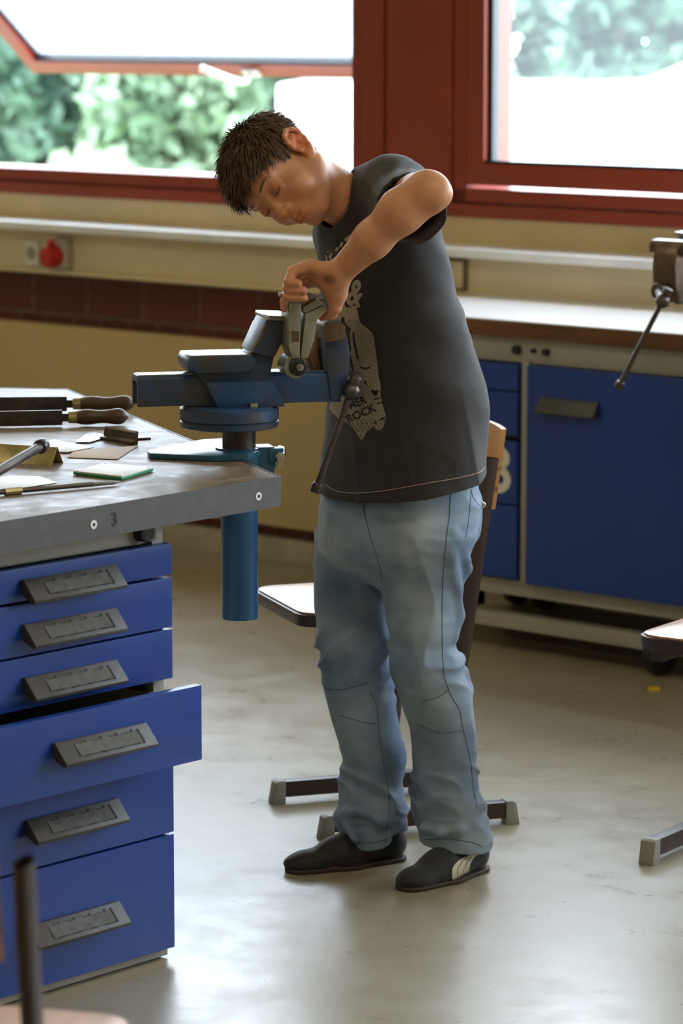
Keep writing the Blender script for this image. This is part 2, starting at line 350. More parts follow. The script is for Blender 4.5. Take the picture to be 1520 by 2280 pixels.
kinds = ['rounded grey-green shrub in the hedge beyond the open window', 'pale green shrub in the hedge beyond the open window', 'dark green shrub in the hedge beyond the open window']
k = 0
hl = ['grey-green shrub of the hedge, outside left of the open window', 'dark green hedge shrub at the left end of the open window view', 'pale green hedge shrub below the tilted window handle', 'grey-green hedge shrub just left of the white trailer',
      'dark green hedge shrub behind the white trailer', 'pale green hedge shrub hidden behind the red window post', 'grey-green hedge shrub at the left side of the right window', 'dark green hedge shrub above the roof of the white car', 'pale green hedge shrub beyond the right edge of the photo']
for X in np.arange(-5.4, 11, 2.0):
    mi = [0, 2, 1][k % 3]; Yc = 29.5 + .5 * math.sin(k * 2.1)
    bush('hedge_shrub', (X, Yc), 1.0, 3.0 + .3 * math.sin(k), 7000, mi, hl[k], 'shrub', 'shrubs of the hedge outside', .12); k += 1
for X, h_, lb in ((-6.4, 4.2, 'tall shrub of the rear hedge row at the far left'), (-3.2, 4.4, 'tall shrub of the rear hedge row behind the open window'), (0, 4.1, 'tall shrub of the rear hedge row behind the boy\'s head'), (3.2, 4.3, 'tall shrub of the rear hedge row in the right window'), (6.4, 4.2, 'tall shrub of the rear hedge row beyond the right edge')):
    bush('hedge_shrub', (X, 34.6), 1.6, h_, 6000, 0, lb, 'shrub', 'shrubs of the rear hedge row', .2)
for X, Y, r, h, lb in ((-8, 43, 2.6, 4.6, 'broad tree behind the hedge at the far left outside'), (-1.6, 43.5, 2.6, 4.8, 'broad tree behind the hedge in the open window view'), (4.7, 43, 2.6, 4.6, 'broad tree behind the hedge in the right window'), (11, 42, 2.6, 4.6, 'broad tree behind the parked car, right of the photo')):
    bush('garden_tree', (X, Y), r, h, 5000, 0, lb, 'tree', 'trees behind the hedge', .24, True)
M['carwhite'] = mat('white_car_paint', (236, 236, 236), .25, var=.01, coat=.5)
M['carglass'] = mat('car_glass', (120, 130, 140), .08, spec=1.)
def car(x0, Y, ang):
    t = thing('parked_car', 'white parked car outside the right-hand window, overexposed by the sun', 'car', (x0, Y, -.05), ang)
    # side profile, x from the nose backwards
    prof = [(0, .35), (.02, .8), (.12, 1.12), (.5, 1.19), (1.15, 1.215), (1.5, 1.36), (1.95, 1.48), (2.6, 1.5), (3.4, 1.44), (4.1, 1.2), (4.45, 1.1), (4.5, .5), (4.42, .3), (3.95, .28), (3.9, .5), (3.65, .66), (3.35, .5), (3.3, .28), (1.2, .28), (1.15, .5), (.88, .66), (.6, .5), (.55, .28), (.1, .28)]
    MB().prism(prof, -.82, .82, 'y', bev=.06).obj('bodywork', M['carwhite'], t)
    for s in (-1, 1):
        g = MB(); g.prism([(1.35, 1.2), (1.72, 1.37), (2.35, 1.43), (2.35, 1.2)], s * .815, s * .832); g.prism([(2.42, 1.2), (2.42, 1.43), (3.2, 1.38), (3.7, 1.2)], s * .815, s * .832); g.obj('side_window', M['carglass'], t)
    for x in (.88, 3.65):
        for s in (-1, 1):
            wl = MB().cyl((x, s * .64, .31), (x, s * .84, .31), .31, n=28, bev=.03).obj('wheel', M['black'], t); MB().cyl((x, s * .835, .31), (x, s * .85, .31), .19, n=20).obj('hub_cap', M['zinc'], wl)
car(1.05, 24.0, -.1)
t = thing('box_trailer', 'low white box trailer with a pink stripe outside behind the boy', 'trailer', (.62, 25.6, -.05), -.1)
MB().box((-1.05, -.7, .3), (1.2, .7, 1.18), bev=.07).obj('box', M['carwhite'], t)
MB().box((-1.06, -.705, .86), (1.21, .705, .9)).obj('stripe', mat('pink_stripe', (230, 170, 160), .4), t)
for s in (-1, 1): MB().cyl((.1, s * .55, .26), (.1, s * .72, .26), .26, n=24, bev=.03).obj('wheel', M['black'], t)
MB().tube([(-1.0, 0, .35), (-1.9, 0, .38)], .04, 8).obj('drawbar', M['zinc'], t)

# ------------------------------------------------------------------ text helper
def text_mesh(body, size, bold=0., ext=0.):
    cu = bpy.data.curves.new('txt', 'FONT'); cu.body = body; cu.size = size; cu.offset = bold; cu.extrude = ext; cu.align_x = 'CENTER'; cu.align_y = 'CENTER'; cu.resolution_u = 8
    o = bpy.data.objects.new('txt', cu); C.objects.link(o); bpy.context.view_layer.update()
    me = bpy.data.meshes.new_from_object(o.evaluated_get(bpy.context.evaluated_depsgraph_get())); bpy.data.objects.remove(o); return me

# ------------------------------------------------------------------ right workbench against the window wall
DF = -.69                               # front plane
rb = thing('workbench', 'long workbench with a brown wood edge standing against the window wall', 'workbench', wp(1.0, -.35, 0), -AZ)
RM = rb.matrix_basis.copy()
o0 = Vector((1.0, -.35, 0))
def rbx(lo, hi): return (Vector(lo) - o0, Vector(hi) - o0)
SL, SR = .93, 3.2
MB().box(*rbx((SL, DF, .826), (SR, -.03, .868)), bev=.002).obj('worktop', M['woodedge'], rb)
top = MB().box(*rbx((SL + .002, DF + .002, .868), (SR - .002, -.031, .871))).obj('worktop_surface', mat('pale_worktop_laminate', (228, 224, 222), .3, var=.015, scale=3, spec=.8), rb); top['label'] = 'pale shiny worktop surface'
fr = MB(); 
for lo, hi in (((SL + .05, DF + .02, .762), (SR - .05, DF + .06, .826)), ((1.522, DF + .008, .19), (1.545, DF + .05, .77)), ((SL + .05, DF + .02, .152), (SR - .05, DF + .06, .192)),
               ((SL + .05, DF + .02, .062), (SR - .05, DF + .06, .1)), ((SL + .05, -.12, .062), (SR - .05, -.08, .1)), ((SL + .05, -.12, .152), (SR - .05, -.08, .192)), ((SL + .05, DF + .02, .1), (SL + .09, DF + .06, .76)), ((SR - .09, DF + .02, .1), (SR - .05, DF + .06, .76)),
               ((2.05, DF + .008, .06), (2.09, DF + .05, .77)), ((SL + .05, -.12, .1), (SL + .09, -.08, .826)), ((SR - .09, -.12, .1), (SR - .05, -.08, .826))):
    fr.box(*rbx(lo, hi), bev=.002)
fr.obj('frame', M['greyframe'], rb)
cb = MB().box(*rbx((1.0, DF + .045, .195), (2.04, -.14, .76))).obj('cabinet_body', mat('grey_cabinet_body', (70, 72, 78), .5), rb)
dr = MB().box(*rbx((1.55, DF - .006, .192), (2.048, DF + .03, .76)), bev=.003).obj('door', M['blue'], rb)
def grip(w=.2, hh=.036, dep=.028):
    m = MB(); m.prism([(0, hh / 2), (-.006, hh / 2), (-dep, -hh * .42), (-dep + .004, -hh / 2), (0, -hh / 2)], -w / 2, w / 2, 'x', bev=.0015); return m
g = grip(.185, .04, .028); g.obj('handle', M['handle'], dr).location = Vector((1.69, DF - .006, .662)) - o0
zs = [(.69, .758), (.572, .686), (.395, .56), (.2, .391)]
for i, (a, b) in enumerate(zs):
    d_ = MB().box(*rbx((1.1, DF - .004, a), (1.517, DF + .03, b)), bev=.003).obj('drawer', M['blue'], rb)
    if i == 2:
        arc = [(math.cos(R(a)) * .0335 - .002, .0285 + math.sin(R(a)) * .0225) for a in range(165, -81, -12)] + [(math.cos(R(a)) * .0355, -.0265 + math.sin(R(a)) * .0265) for a in range(78, -166, -12)]
        nm_ = MB(); prev = None
        for q in range(len(arc)):
            p0_, p1_ = Vector((*arc[max(q - 1, 0)], 0)), Vector((*arc[min(q + 1, len(arc) - 1)], 0)); t_ = (p1_ - p0_).normalized(); nv_ = Vector((-t_.y, t_.x, 0)) * .0115; c_ = Vector((*arc[q], 0))
            cur = [nm_.bm.verts.new(((c_ + s_ * nv_).x, 0, (c_ + s_ * nv_).y)) for s_ in (1, -1)]
            if prev: nm_.bm.faces.new((prev[0], prev[1], cur[1], cur[0]))
            prev = cur
        n_ = nm_.obj('painted_number', M['num'], d_, smooth=False); n_.location = Vector((1.452, DF - .0048, .484)) - o0; n_['label'] = 'white painted number 3'
for s, z, r in ((1.5, .795, .012), (1.555, .796, .006), (1.595, .795, .009), (2.3, .795, .012)):
    MB().cyl(Vector((s, DF + .005, z)) - o0, Vector((s, DF + .022, z)) - o0, r, n=20, bev=.002).obj('rail_button', M['black'], rb)
def caster(s, d, big=False):
    r = .058 if not big else .07
    cw = MB().cyl(Vector((s - .016, d, r)) - o0, Vector((s + .016, d, r)) - o0, r, n=28, bev=.006).obj('caster_wheel', M['black'], rb)
    f = MB(); f.box(Vector((s - .03, d - .03, r - .012)) - o0, Vector((s - .02, d + .03, .064 if r < .06 else .13)) - o0); f.box(Vector((s + .02, d - .03, r - .012)) - o0, Vector((s + .03, d + .03, .064 if r < .06 else .13)) - o0); f.obj('caster_fork', M['greyframe'], cw)
# casters of the bench frame
for s in (SL + .12, 1.15, 1.95, SR - .12):
    for d in (DF + .04, -.1): caster(s, d)
# rolling under-bench block feet
for s in (1.24, 1.30):
    MB().box(*rbx((s, DF + .06, .1), (s + .03, DF + .1, .152))).obj('cabinet_foot', M['greyframe'] if s < 1.28 else M['black'], rb)
t = thing('vise_block', 'small yellow plastic scrap lying on the floor by the bench caster', 'scrap', Zp(1455, 1537))
t.name = 'plastic_scrap'; MB().box((-.014, -.01, 0), (.014, .01, .008), bev=.002).obj('flake', M['yellow'], t)

# ------------------------------------------------------------------ hexagonal workbench on the left
ZT = .84
cor = Zp(621, 1061, ZT); A1 = R(180 + 40.9); A2 = R(-19.5)       # azimuths of the two visible edges
def azv(a): return Vector((math.sin(a), math.cos(a), 0))
pts = [Vector(cor)]; a = R(-19.8)
for k in range(5): pts.append(pts[-1] + azv(a) * 1.448); a -= R(60)
cen = sum(pts, Vector()) / 6
hb = thing('hexagonal_workbench', 'six-sided workbench with a worn top and grey edging, nearest the camera', 'workbench', (cen.x, cen.y, 0))
poly = [(p.x - cen.x, p.y - cen.y) for p in pts]
def scaled(k): return [(x * k, y * k) for x, y in poly]
MB().prism(scaled(.999), ZT - .048, ZT - .0005, 'z').obj('top_core', M['woodedge'], hb)
MB().prism(scaled(1.0), ZT - .003, ZT, 'z').obj('top_surface', M['benchtop'], hb)
ed = MB()
for k in range(6):
    a_, b_ = Vector((*poly[k], 0)), Vector((*poly[(k + 1) % 6], 0)); u = (b_ - a_).normalized(); nn = Vector((-u.y, u.x, 0))
    if nn.dot(a_) < 0: nn = -nn
    ex = .0035 * math.tan(R(30))
    q = [a_ - u * ex + nn * .0035, b_ + u * ex + nn * .0035, b_, a_]
    ed.prism([(v.x, v.y) for v in q], ZT - .053, ZT + .0008, 'z')
edo = ed.obj('edging', M['edging'], hb)
e1 = (Vector(poly[5] + (0,)) - Vector(poly[0] + (0,))).normalized()      # from the corner towards the camera
n1 = Vector((-e1.y, e1.x, 0)); n1 = n1 if n1.dot(Vector(poly[0] + (0,))) > 0 else -n1
def edge_pt(px, py):                    # where a photo point meets the near edging
    r = Vector(ray(px, py)); N = n1; o = Vector(CO); c0 = Vector((cor[0], cor[1], ZT)) + n1 * .0035
    return o + r * ((c0 - o).dot(N) / r.dot(N)) - Vector((cen.x, cen.y, 0))
for px, py in ((575, 1105), (208, 1168)):
    p = edge_pt(px, py)
    s_ = MB().cyl(p - n1 * .001, p + n1 * .0012, .0075, n=20).obj('edge_screw', M['card'], edo); MB().cyl(p, p + n1 * .0016, .0035, n=6).obj('screw_recess', M['black'], s_)
tm = text_mesh('3', .031, .0002); p = edge_pt(254, 1157) + n1 * .0012
tm.transform(basis(-e1, (0, 0, 1), n1, p)); nb = link('stamped_number', tm, M['ink'], edo, smooth=False)
# legs and centre pedestal (mostly hidden)
for k in (1, 2, 3, 4):
    x, y = scaled(.72)[k]; MB().box((x - .03, y - .03, 0), (x + .03, y + .03, ZT - .048)).obj('leg', M['greyframe'], hb)
# drawer unit under the near edge
c0 = Zp(368, 2134); CA = R(41.7); ced = azv(CA); cnn = Vector((ced.y, -ced.x, 0))     # ced runs away along the front, cnn faces the camera side
cu = thing('drawer_cabinet', 'blue six-drawer cabinet with one drawer pulled out, under the near workbench', 'cabinet', (c0[0], c0[1], 0), 0)
CMX = basis(ced, -cnn, (0, 0, 1))       # local x along the front (positive = right in the photo), y into the cabinet
cu.matrix_basis = Matrix.Translation((c0[0], c0[1], 0)) @ CMX
XL = -.62; XR = .012
body = MB()
body.box((XL, .004, .022), (XR - .004, .56, .026)); body.box((XL, .02, .0), (XR - .004, .06, .024)); body.box((XL, .5, .0), (XR - .004, .54, .024))
body.box((XR - .012, .018, .024), (XR - .006, .56, .745)); body.box((XL, .018, .024), (XL + .006, .56, .745)); body.box((XL, .55, .024), (XR - .006, .56, .745))
body.box((XL, .018, .743), (XR - .006, .56, .785), bev=.002); body.box((XR - .03, .006, .024), (XR - .004, .02, .785), bev=.001); body.box((XL, .006, .748), (XR - .02, .02, .785), bev=.001)
body.box((XL, .004, .004), (XR - .002, .02, .021), bev=.001)
body.obj('body', M['greyframe'], cu)
MB().cyl((-.047, -.014, .768), (-.047, .012, .768), .017, n=28, bev=.004).obj('black_knob', M['black'], cu)
dz = [(.688, .743), (.596, .683), (.505, .592), (.370, .502), (.230, .365), (.021, .226)]
hzz = [.705, .630, .540, .44, .297, .115]
for i, (a, b) in enumerate(dz):
    off = -.07 if i == 3 else 0.
    d_ = MB().box((XL, -.012, a), (XR, .006, b), bev=.0015).obj('drawer', M['blue'], cu)
    if i == 3:
        tr = MB(); tr.box((XL + .02, .006, a + .02), (XR - .03, .5, a + .028)); tr.box((XL + .02, .006, a + .02), (XL + .028, .5, b - .02)); tr.box((XR - .038, .006, a + .02), (XR - .03, .5, b - .02)); tr.box((XL + .02, .494, a + .02), (XR - .03, .5, b - .02)); tr.obj('drawer_tray', M['greyframe'], d_)
        d_['label'] = 'blue drawer pulled out a hand width'
    d_.location = (0, off, 0)
    # grip: dark plastic, sloping face with a label insert
    hx0, hx1 = -.342, -.128; zc = hzz[i]; H2 = .019
    g = MB(); g.prism([(-.012, zc + H2), (-.018, zc + H2), (-.046, zc - H2 + .006), (-.044, zc - H2), (-.036, zc - H2), (-.012, zc - H2 + .012)], hx0, hx1, 'x', bev=.0012)
    g = g.obj('handle', M['handle'], d_)
    # label insert lies on the sloping face
    f0 = Vector((0, -.0185, zc + H2 - .001)); f1 = Vector((0, -.0465, zc - H2 + .007)); vv = (f1 - f0).normalized(); nf = Vector((0, vv.z, -vv.y)); nf = nf if nf.y < 0 else -nf; hl = (f1 - f0).length
    ins = MB(); x0, x1 = hx0 + .038, hx1 - .028
    mm = basis((1, 0, 0), vv, nf, f0)
    ins.box((x0, hl * .22, 0), (x1, hl * .8, .0009)); ins.obj('label_insert', M['label'], g, mx=mm)
    tk = MB()
    for q in range(4):
        xx = x0 + .008 + q * .036
        tk.box((xx, hl * .2, .0006), (xx + .018, hl * .24, .0015)); tk.box((xx + .016, hl * .12, .0006), (xx + .019, hl * .24, .0015)); tk.box((xx + .004, hl * .78, .0006), (xx + .022, hl * .82, .0015))
    tk.box((x1 - .002, hl * .15, .0006), (x1 + .001, hl * .85, .0018)); tk.obj('label_clips', M['black'], g, mx=mm)

# ------------------------------------------------------------------ vises
def make_vise(label, loc, az, hand, mj='vblue'):
    """origin on the bench top level at the column axis, x towards the front jaw"""
    t = thing('bench_vise', label, 'vise', loc, 0)
    x = azv(az); y = Vector((-x.y, x.x, 0)); MX = Matrix.Translation(loc) @ basis(x, y, (0, 0, 1)); t.matrix_basis = MX
    IM = MX.inverted()
    k = 1 / 1175.
    def P(lst): return [((px - 532) * k, (1033 - py) * .000829) for px, py in lst]     # side profile, metres
    MB().cyl((0, 0, -.31), (0, 0, .0), .0345, n=40, bev=.003).obj('column', M['vtube'], t)
    MB().cyl((0, 0, -.01), (0, 0, .06), .031, n=36).obj('neck', M['dsteel'], t)
    d = MB(); cx = -.018
    d.tube([(cx, 0, .052), (cx, 0, .054), (cx, 0, .064), (cx, 0, .066), (cx, 0, .068), (cx, 0, .088), (cx, 0, .094)], [.085, .09, .092, .089, .092, .092, .084], 48); d.obj('swivel_base', M['vblue'], t)
    b = MB()
    prof = P([(410, 812), (420, 804), (545, 804), (556, 792), (572, 756), (584, 726), (641, 730), (641, 768), (618, 780), (603, 808), (596, 841), (592, 862), (608, 892), (624, 921), (476, 921), (452, 880), (432, 848), (412, 838)])
    b.prism(prof, -.036, .036, 'y', bev=.005)
    b.prism(P([(408, 815), (414, 803), (548, 803), (560, 815), (556, 830), (540, 842), (430, 842), (410, 832)]), -.052, .052, 'y', bev=.004)
    b.prism(P([(445, 862), (594, 862), (626, 922), (474, 922)]), -.05, .05, 'y', bev=.006)
    b.prism(P([(548, 800), (584, 722), (640, 728), (640, 768), (616, 780), (600, 812)]), -.05, .05, 'y', bev=.006)
    bo = b.obj('fixed_body', M['vblue'], t)
    MB().prism(P([(410, 812), (414, 802), (548, 802), (548, 808), (414, 808)]), -.05, .05, 'y', bev=.001).obj('anvil_face', M['steel'], bo)
    MB().prism(P([(583, 726), (585, 716), (641, 719), (641, 730)]), -.062, .062, 'y', bev=.002).obj('jaw_plate', M['steel'], bo)
    MB().prism(P([(551, 796), (577, 738), (583, 741), (556, 800)]), -.051, .051, 'y', bev=.001).obj('worn_edge', M['jaw'], bo)
    # slide: hollow channel open at the rear
    s = MB(); x0, x1 = (303 - 532) * k, (752 - 532) * k; z0, z1 = .097, .154
    s.prism([(-.030, z0), (-.030, z1 - .006), (-.024, z1), (.024, z1), (.030, z1 - .006), (.030, z0), (.022, z0), (.022, z1 - .01), (.018, z1 - .008 - .004), (-.018, z1 - .012), (-.022, z1 - .016), (-.022, z0)], x0, x1, 'x', bev=.0012)
    so_ = s.obj('slide', M['vblue'], t)
    MB().box((x0 + .004, -.022, z1 - .0005), (x1 - .02, .022, z1 + .0012)).obj('slide_rail', M['steel'], so_)
    m = MB()
    m.prism(P([(720, 846), (716, 815), (714, 775), (755, 745), (766, 770), (772, 808), (768, 858), (752, 912), (728, 912)]), -.036, .036, 'y', bev=.006)
    mo = m.obj('moving_jaw', M[mj], t)
    MB().prism(P([(706, 740), (712, 733), (748, 736), (755, 745), (755, 772), (714, 780), (706, 768)]), -.058, .058, 'y', bev=.003).obj('jaw_block', M['jaw'], mo)
    MB().cyl((.16, 0, .13), (.200, 0, .13), .017, n=24).obj('spindle', M['dsteel'], t)
    h0, h1 = [IM @ Vector(q) for q in hand]; u = (h1 - h0).normalized()
    e = MB(); zc = .13; xe = (785 - 532) * k
    e.cyl((.196, 0, zc), (xe + .014, 0, zc), .0195, n=28, bev=.004); e.sphere(h0.lerp(h1, .09), .017); e.tube([(xe, 0, zc), h0.lerp(h1, .09)], .012, 12); e = e.obj('spindle_head', M['dsteel'], t)
    hb_ = MB(); hb_.cyl(h0, h1, .0062, n=16); hb_.cyl(h1 - u * .004, h1 + u * .016, .0105, n=20, bev=.003); hb_.cyl(h0 - u * .012, h0 + u * .006, .0115, n=20, bev=.003)
    hb_.obj('handle_bar', M['dsteel'], t)
    MB().box((.008, -.066, .092), (.022, -.052, .103), bev=.002).obj('locking_bolt', M['zinc'], t); MB().box((.008, .052, .092), (.022, .066, .103), bev=.002).obj('locking_bolt', M['zinc'], t)
    return t, MX
vc = W(532, 1033, 6.04); vc = Vector((vc[0], vc[1], ZT))
v1, VM = make_vise('blue bench vise at the corner of the near workbench, clamping steel plates', vc, R(76.5), (W(789, 851, 6.045), W(707, 1080, 6.03)))
# height-adjusting bracket of the near vise
br = MB()
pl = [Zp(px, py, ZT + .008) for px, py in ((328, 1008), (332, 1004), (452, 981), (497, 979), (560, 990), (585, 1004), (552, 1017), (470, 1019), (334, 1013))]
br.prism([(p[0], p[1]) for p in pl], ZT + .0008, ZT + .011, 'z', bev=.0015)
bm_ = br.obj('mounting_plate', M['teal'], None); bm_.data.transform(VM.inverted()); bm_.parent = v1
br = MB(); br.tube([(0, 0, -.055), (0, 0, .014)], .044, 32)
VI = VM.inverted()
q0 = VI @ Vector(W(588, 1020, 6.0))
br.box((.03, -.03, -.05), (.062, .02, .016), bev=.004); br.box((.05, -.035, -.012), (.078, -.008, .014), bev=.004); br = br.obj('clamp_collar', M['teal'], v1)
bb = MB(); bb.cyl((.07, -.04, -.002), (.078, -.004, .006), .010, n=6); bb.cyl((.066, -.052, -.014), (.066, -.036, -.014), .009, n=6); bb.cyl((.066, -.058, -.014), (.066, -.052, -.014), .005, n=12); bb.obj('clamp_bolt', M['zinc'], br)
vs = wp(2.17, DF - .05, .871)
v2, VM2 = make_vise('second blue vise at the right edge of the photo, mounted on the wall bench', vs, R(180 + 41.7 + 4), (W(1484, 652, 7.62), W(1381, 853, 7.66)), 'jaw')
# its clamp on the bench front
cl = MB(); cl.box((-.075, -.05, -.045), (-.03, .05, .016), bev=.003); cl.tube([(0, 0, -.055), (0, 0, .014)], .044, 32); cl.cyl((.02, .045, -.02), (.035, .075, -.02), .011, n=12, bev=.002); cl.obj('clamp_collar', M['teal'], v2)

# bending clamp held in the jaws
bc = thing('bending_clamp', 'hinged grey steel bending clamp gripped in the vise jaws under the hand', 'clamp', vc, 0)
bc.matrix_basis = VM
k = 1 / 1175.
def V2(lst, Y=5.965):                   # photo outline on the clamp's near face, expressed in vise coordinates
    return [((VI @ Vector(W(px, py, Y))).x, (VI @ Vector(W(px, py, Y))).z) for px, py in lst]
yn = (VI @ Vector(W(670, 740, 5.965))).y; yf = yn + .065
MB().prism(V2([(645, 676), (671, 676), (669, 740), (667, 800), (650, 800), (641, 770), (641, 700)]), yn, yf, 'y', bev=.0015).obj('leg', M['plate'], bc)
MB().prism(V2([(681, 699), (727, 680), (731, 694), (708, 714), (700, 760), (686, 798), (669, 798), (676, 740)]), yn, yf, 'y', bev=.0015).obj('leg', M['plate'], bc)
MB().prism(V2([(643, 655), (690, 652), (724, 664), (729, 682), (700, 690), (681, 698), (676, 684), (672, 676), (643, 680)]), yn + .02, yf, 'y', bev=.0015).obj('top_bridge', M['plate'], bc)
MB().prism(V2([(674, 685), (708, 667), (727, 668), (727, 676), (682, 697), (676, 692)]), yn - .001, yf - .04, 'y', bev=.001).obj('polished_flange', M['steel'], bc)
MB().prism(V2([(647, 737), (666, 737), (665, 761), (648, 761)]), yn - .0008, yn + .01, 'y').obj('rust_patch', M['jaw'], bc)
bp_ = V2([(663, 817)])[0]
pv = MB(); pv.tube([(bp_[0] - .003, yn + .004, bp_[1]), (bp_[0] - .003, yf, bp_[1])], .0215, 32); pv = pv.obj('hinge_barrel', M['plate'], bc)
MB().cyl((bp_[0], yn - .007, bp_[1]), (bp_[0], yn + .006, bp_[1]), .0165, n=32, bev=.002).obj('bolt_washer', M['black'], pv)
MB().cyl((bp_[0] + .001, yn - .014, bp_[1]), (bp_[0] + .001, yn - .006, bp_[1]), .007, n=20, bev=.002).obj('bolt_head', M['steel'], pv)
MB().cyl((bp_[0] - .02, yn + .03, bp_[1] + .13), (bp_[0] - .03, yn + .03, bp_[1] + .13), .004, n=12, bev=.001).obj('stop_pin', M['zinc'], bc)

# ------------------------------------------------------------------ things lying on the near bench
def on(px, py, z=ZT): return Vector(Zp(px, py, z))
def flat(name, m, pxs, th, label, cat, z=ZT + .001, bev=.0004, name2='sheet', m2=None, th2=0):
    P_ = [on(px, py, z + th) for px, py in pxs]; c = sum(P_, Vector()) / len(P_); c.z = z
    if m2 is None:
        o = MB().prism([(p.x - c.x, p.y - c.y) for p in P_], 0, th, 'z', bev=bev).obj(name, m); o.location = c; return tag(o, label, cat)
    t = thing(name, label, cat, c)
    MB().prism([(p.x - c.x, p.y - c.y) for p in P_], 0, th2, 'z', bev=bev).obj('board', m2, t)
    MB().prism([((p.x - c.x) * .995, (p.y - c.y) * .995) for p in P_], th2, th, 'z', bev=bev).obj('white_face', m, t)
    for p in P_:
        q = (p - c) * .88; MB().cyl((q.x, q.y, th), (q.x, q.y, th + .0008), .0022, n=10).obj('corner_rivet', M['steel'], t)
    return t
flat('green_edged_board', M['card'], [(163, 1048), (232, 1030), (341, 1040), (271, 1060)], .007, 'small white square board with green edges on the near bench', 'board', m2=M['green'], th2=.0045)
flat('paper_sheet', M['paper'], [(150, 1018), (165, 1002), (306, 992), (262, 1022)], .0008, 'thin tan paper sheet lying under the steel angle piece', 'paper')
flat('white_card', M['card'], [(62, 1004), (118, 978), (209, 995), (150, 1006)], .0015, 'white card lying behind the steel profile on the bench', 'card', z=ZT + .002)
flat('paper_sheet', M['card'], [(-60, 1072), (20, 1058), (88, 1060), (128, 1074), (60, 1084), (-60, 1094)], .0008, 'white paper sheet at the bench edge under the steel scriber', 'paper')
flat('cardboard_pad', mat('pale_cardboard', (206, 200, 180), .6), [(-80, 898), (-60, 893), (140, 892), (146, 898), (100, 905), (-80, 912)], .006, 'pale flat pad behind the two files on the bench', 'pad')
# scriber / steel rule
t = thing('steel_scriber', 'long thin steel scriber lying on white paper along the bench edge', 'tool', on(120, 1084)); c = t.location
a_, b_ = on(-40, 1100, ZT + .006) - c, on(206, 1078, ZT + .006) - c
MB().tube([a_, b_], .0042, 8).obj('shaft', M['dsteel'], t); MB().tube([b_, b_.lerp(on(268, 1073, ZT + .005) - c, .7), on(268, 1073, ZT + .005) - c], [.0042, .004, .0012], 8).obj('tip', M['steel'], t)
MB().tube([a_.lerp(b_, .2), a_.lerp(b_, .35)], .0062, 8).obj('collar', M['brass'], t)
# files
def file_tool(px0, px1, pxh, py, Yoff, label, lift=.0):
    f, e = on(px0, py + Yoff), on(pxh, py)
    t = thing('metal_file', label, 'file', on(px1, py)); c = t.location
    f = on(px0, py + Yoff); u = (e - f).normalized(); m_ = on(px1, py + Yoff * .3)
    a0 = f - c + Vector((0, 0, .018 + lift)); b0 = m_ - c + Vector((0, 0, .018 + lift)); side = Vector((-u.y, u.x, 0))
    bl = MB(); L_ = (b0 - a0).length
    bl.box((0, -.003, -.015), (L_ - .01, .003, .015), bev=.0008); bl.box((L_ - .012, -.003, -.008), (L_ + .012, .003, .008), bev=.0008)
    bl.obj('blade', M['dsteel'], t, mx=basis((b0 - a0).normalized(), side, (0, 0, 1), a0))
    h0 = b0 + u * .008; H_ = (on(pxh, py) - m_).length - .008
    MB().tube([h0 - u * .006, h0 + u * .010], [.0115, .0125], 20).obj('ferrule', M['brass'], t)
    n = 14; prof = [.0115, .0135, .015, .0155, .0150, .0138, .0130, .0128, .0135, .0148, .0160, .0162, .0140, .006]
    MB().tube([h0 + u * (.008 + (H_ - .008) * i / (n - 1)) + Vector((0, 0, 0)) for i in range(n)], prof, 20).obj('handle', M['filewood'], t)
    return t
file_tool(-120, 150, 284, 947, 8, 'front flat file with a brown wooden handle on the near bench')
file_tool(-120, 160, 298, 922, 3, 'rear flat file with a brown wooden handle, behind the other file', .004)
# small dark angle piece with bars
t = thing('angle_piece', 'short dark steel angle piece standing across flat bars on the bench', 'metal part', on(266, 985)); c = t.location
a_, b_ = on(233, 978), on(303, 990); u = (b_ - a_).normalized(); sd = Vector((-u.y, u.x, 0)); L_ = (b_ - a_).length
MB().prism([(-.012, 0), (.004, 0), (.006, .024), (.003, .026), (-.001, .022), (-.003, .008), (-.012, .006)], 0, L_, 'x', bev=.0008).obj('angle', M['dsteel'], t, mx=basis(u, sd, (0, 0, 1), a_ - c))
flat('steel_strip', M['steel'], [(168, 984), (196, 962), (208, 962), (236, 968), (233, 974), (200, 984)], .002, 'flat steel strip to the left of the dark angle piece', 'metal part')
flat('steel_strip', M['dsteel'], [(300, 976), (304, 968), (335, 970), (336, 974)], .003, 'dark steel strip sticking out right of the dark angle piece', 'metal part')
# folded sheet profile
t = thing('folded_profile', 'folded yellowish sheet steel profile under the round steel bar', 'metal part', on(70, 1030)); c = t.location
a_, b_ = on(-20, 1024), on(128, 1034); u = (b_ - a_).normalized(); sd = Vector((-u.y, u.x, 0)); L_ = (b_ - a_).length
MB().prism([(-.021, 0), (-.0195, 0), (-.001, .0295), (.001, .0295), (.0195, 0), (.021, 0), (.0015, .0315), (-.0015, .0315)], 0, L_, 'x', bev=.0003).obj('profile', M['brass'], t, mx=basis(u, sd, (0, 0, 1), a_ - c))
# bar with cap, resting on the profile
t = thing('steel_bar', 'round steel bar with a dark end cap propped over the folded profile', 'bar', Vector(W(94, 990, 5.60))); c = t.location
a_ = Vector(W(94, 992, 5.60)) - c; b_ = Vector(W(-90, 1100, 5.27)) - c; u = (b_ - a_).normalized()
MB().cyl(a_, b_, .0085, n=20).obj('rod', M['dsteel'], t); MB().cyl(a_ - u * .006, a_ + u * .014, .0128, n=24, bev=.003).obj('end_cap', mat('dark_violet_cap', (54, 40, 52), .35), t)

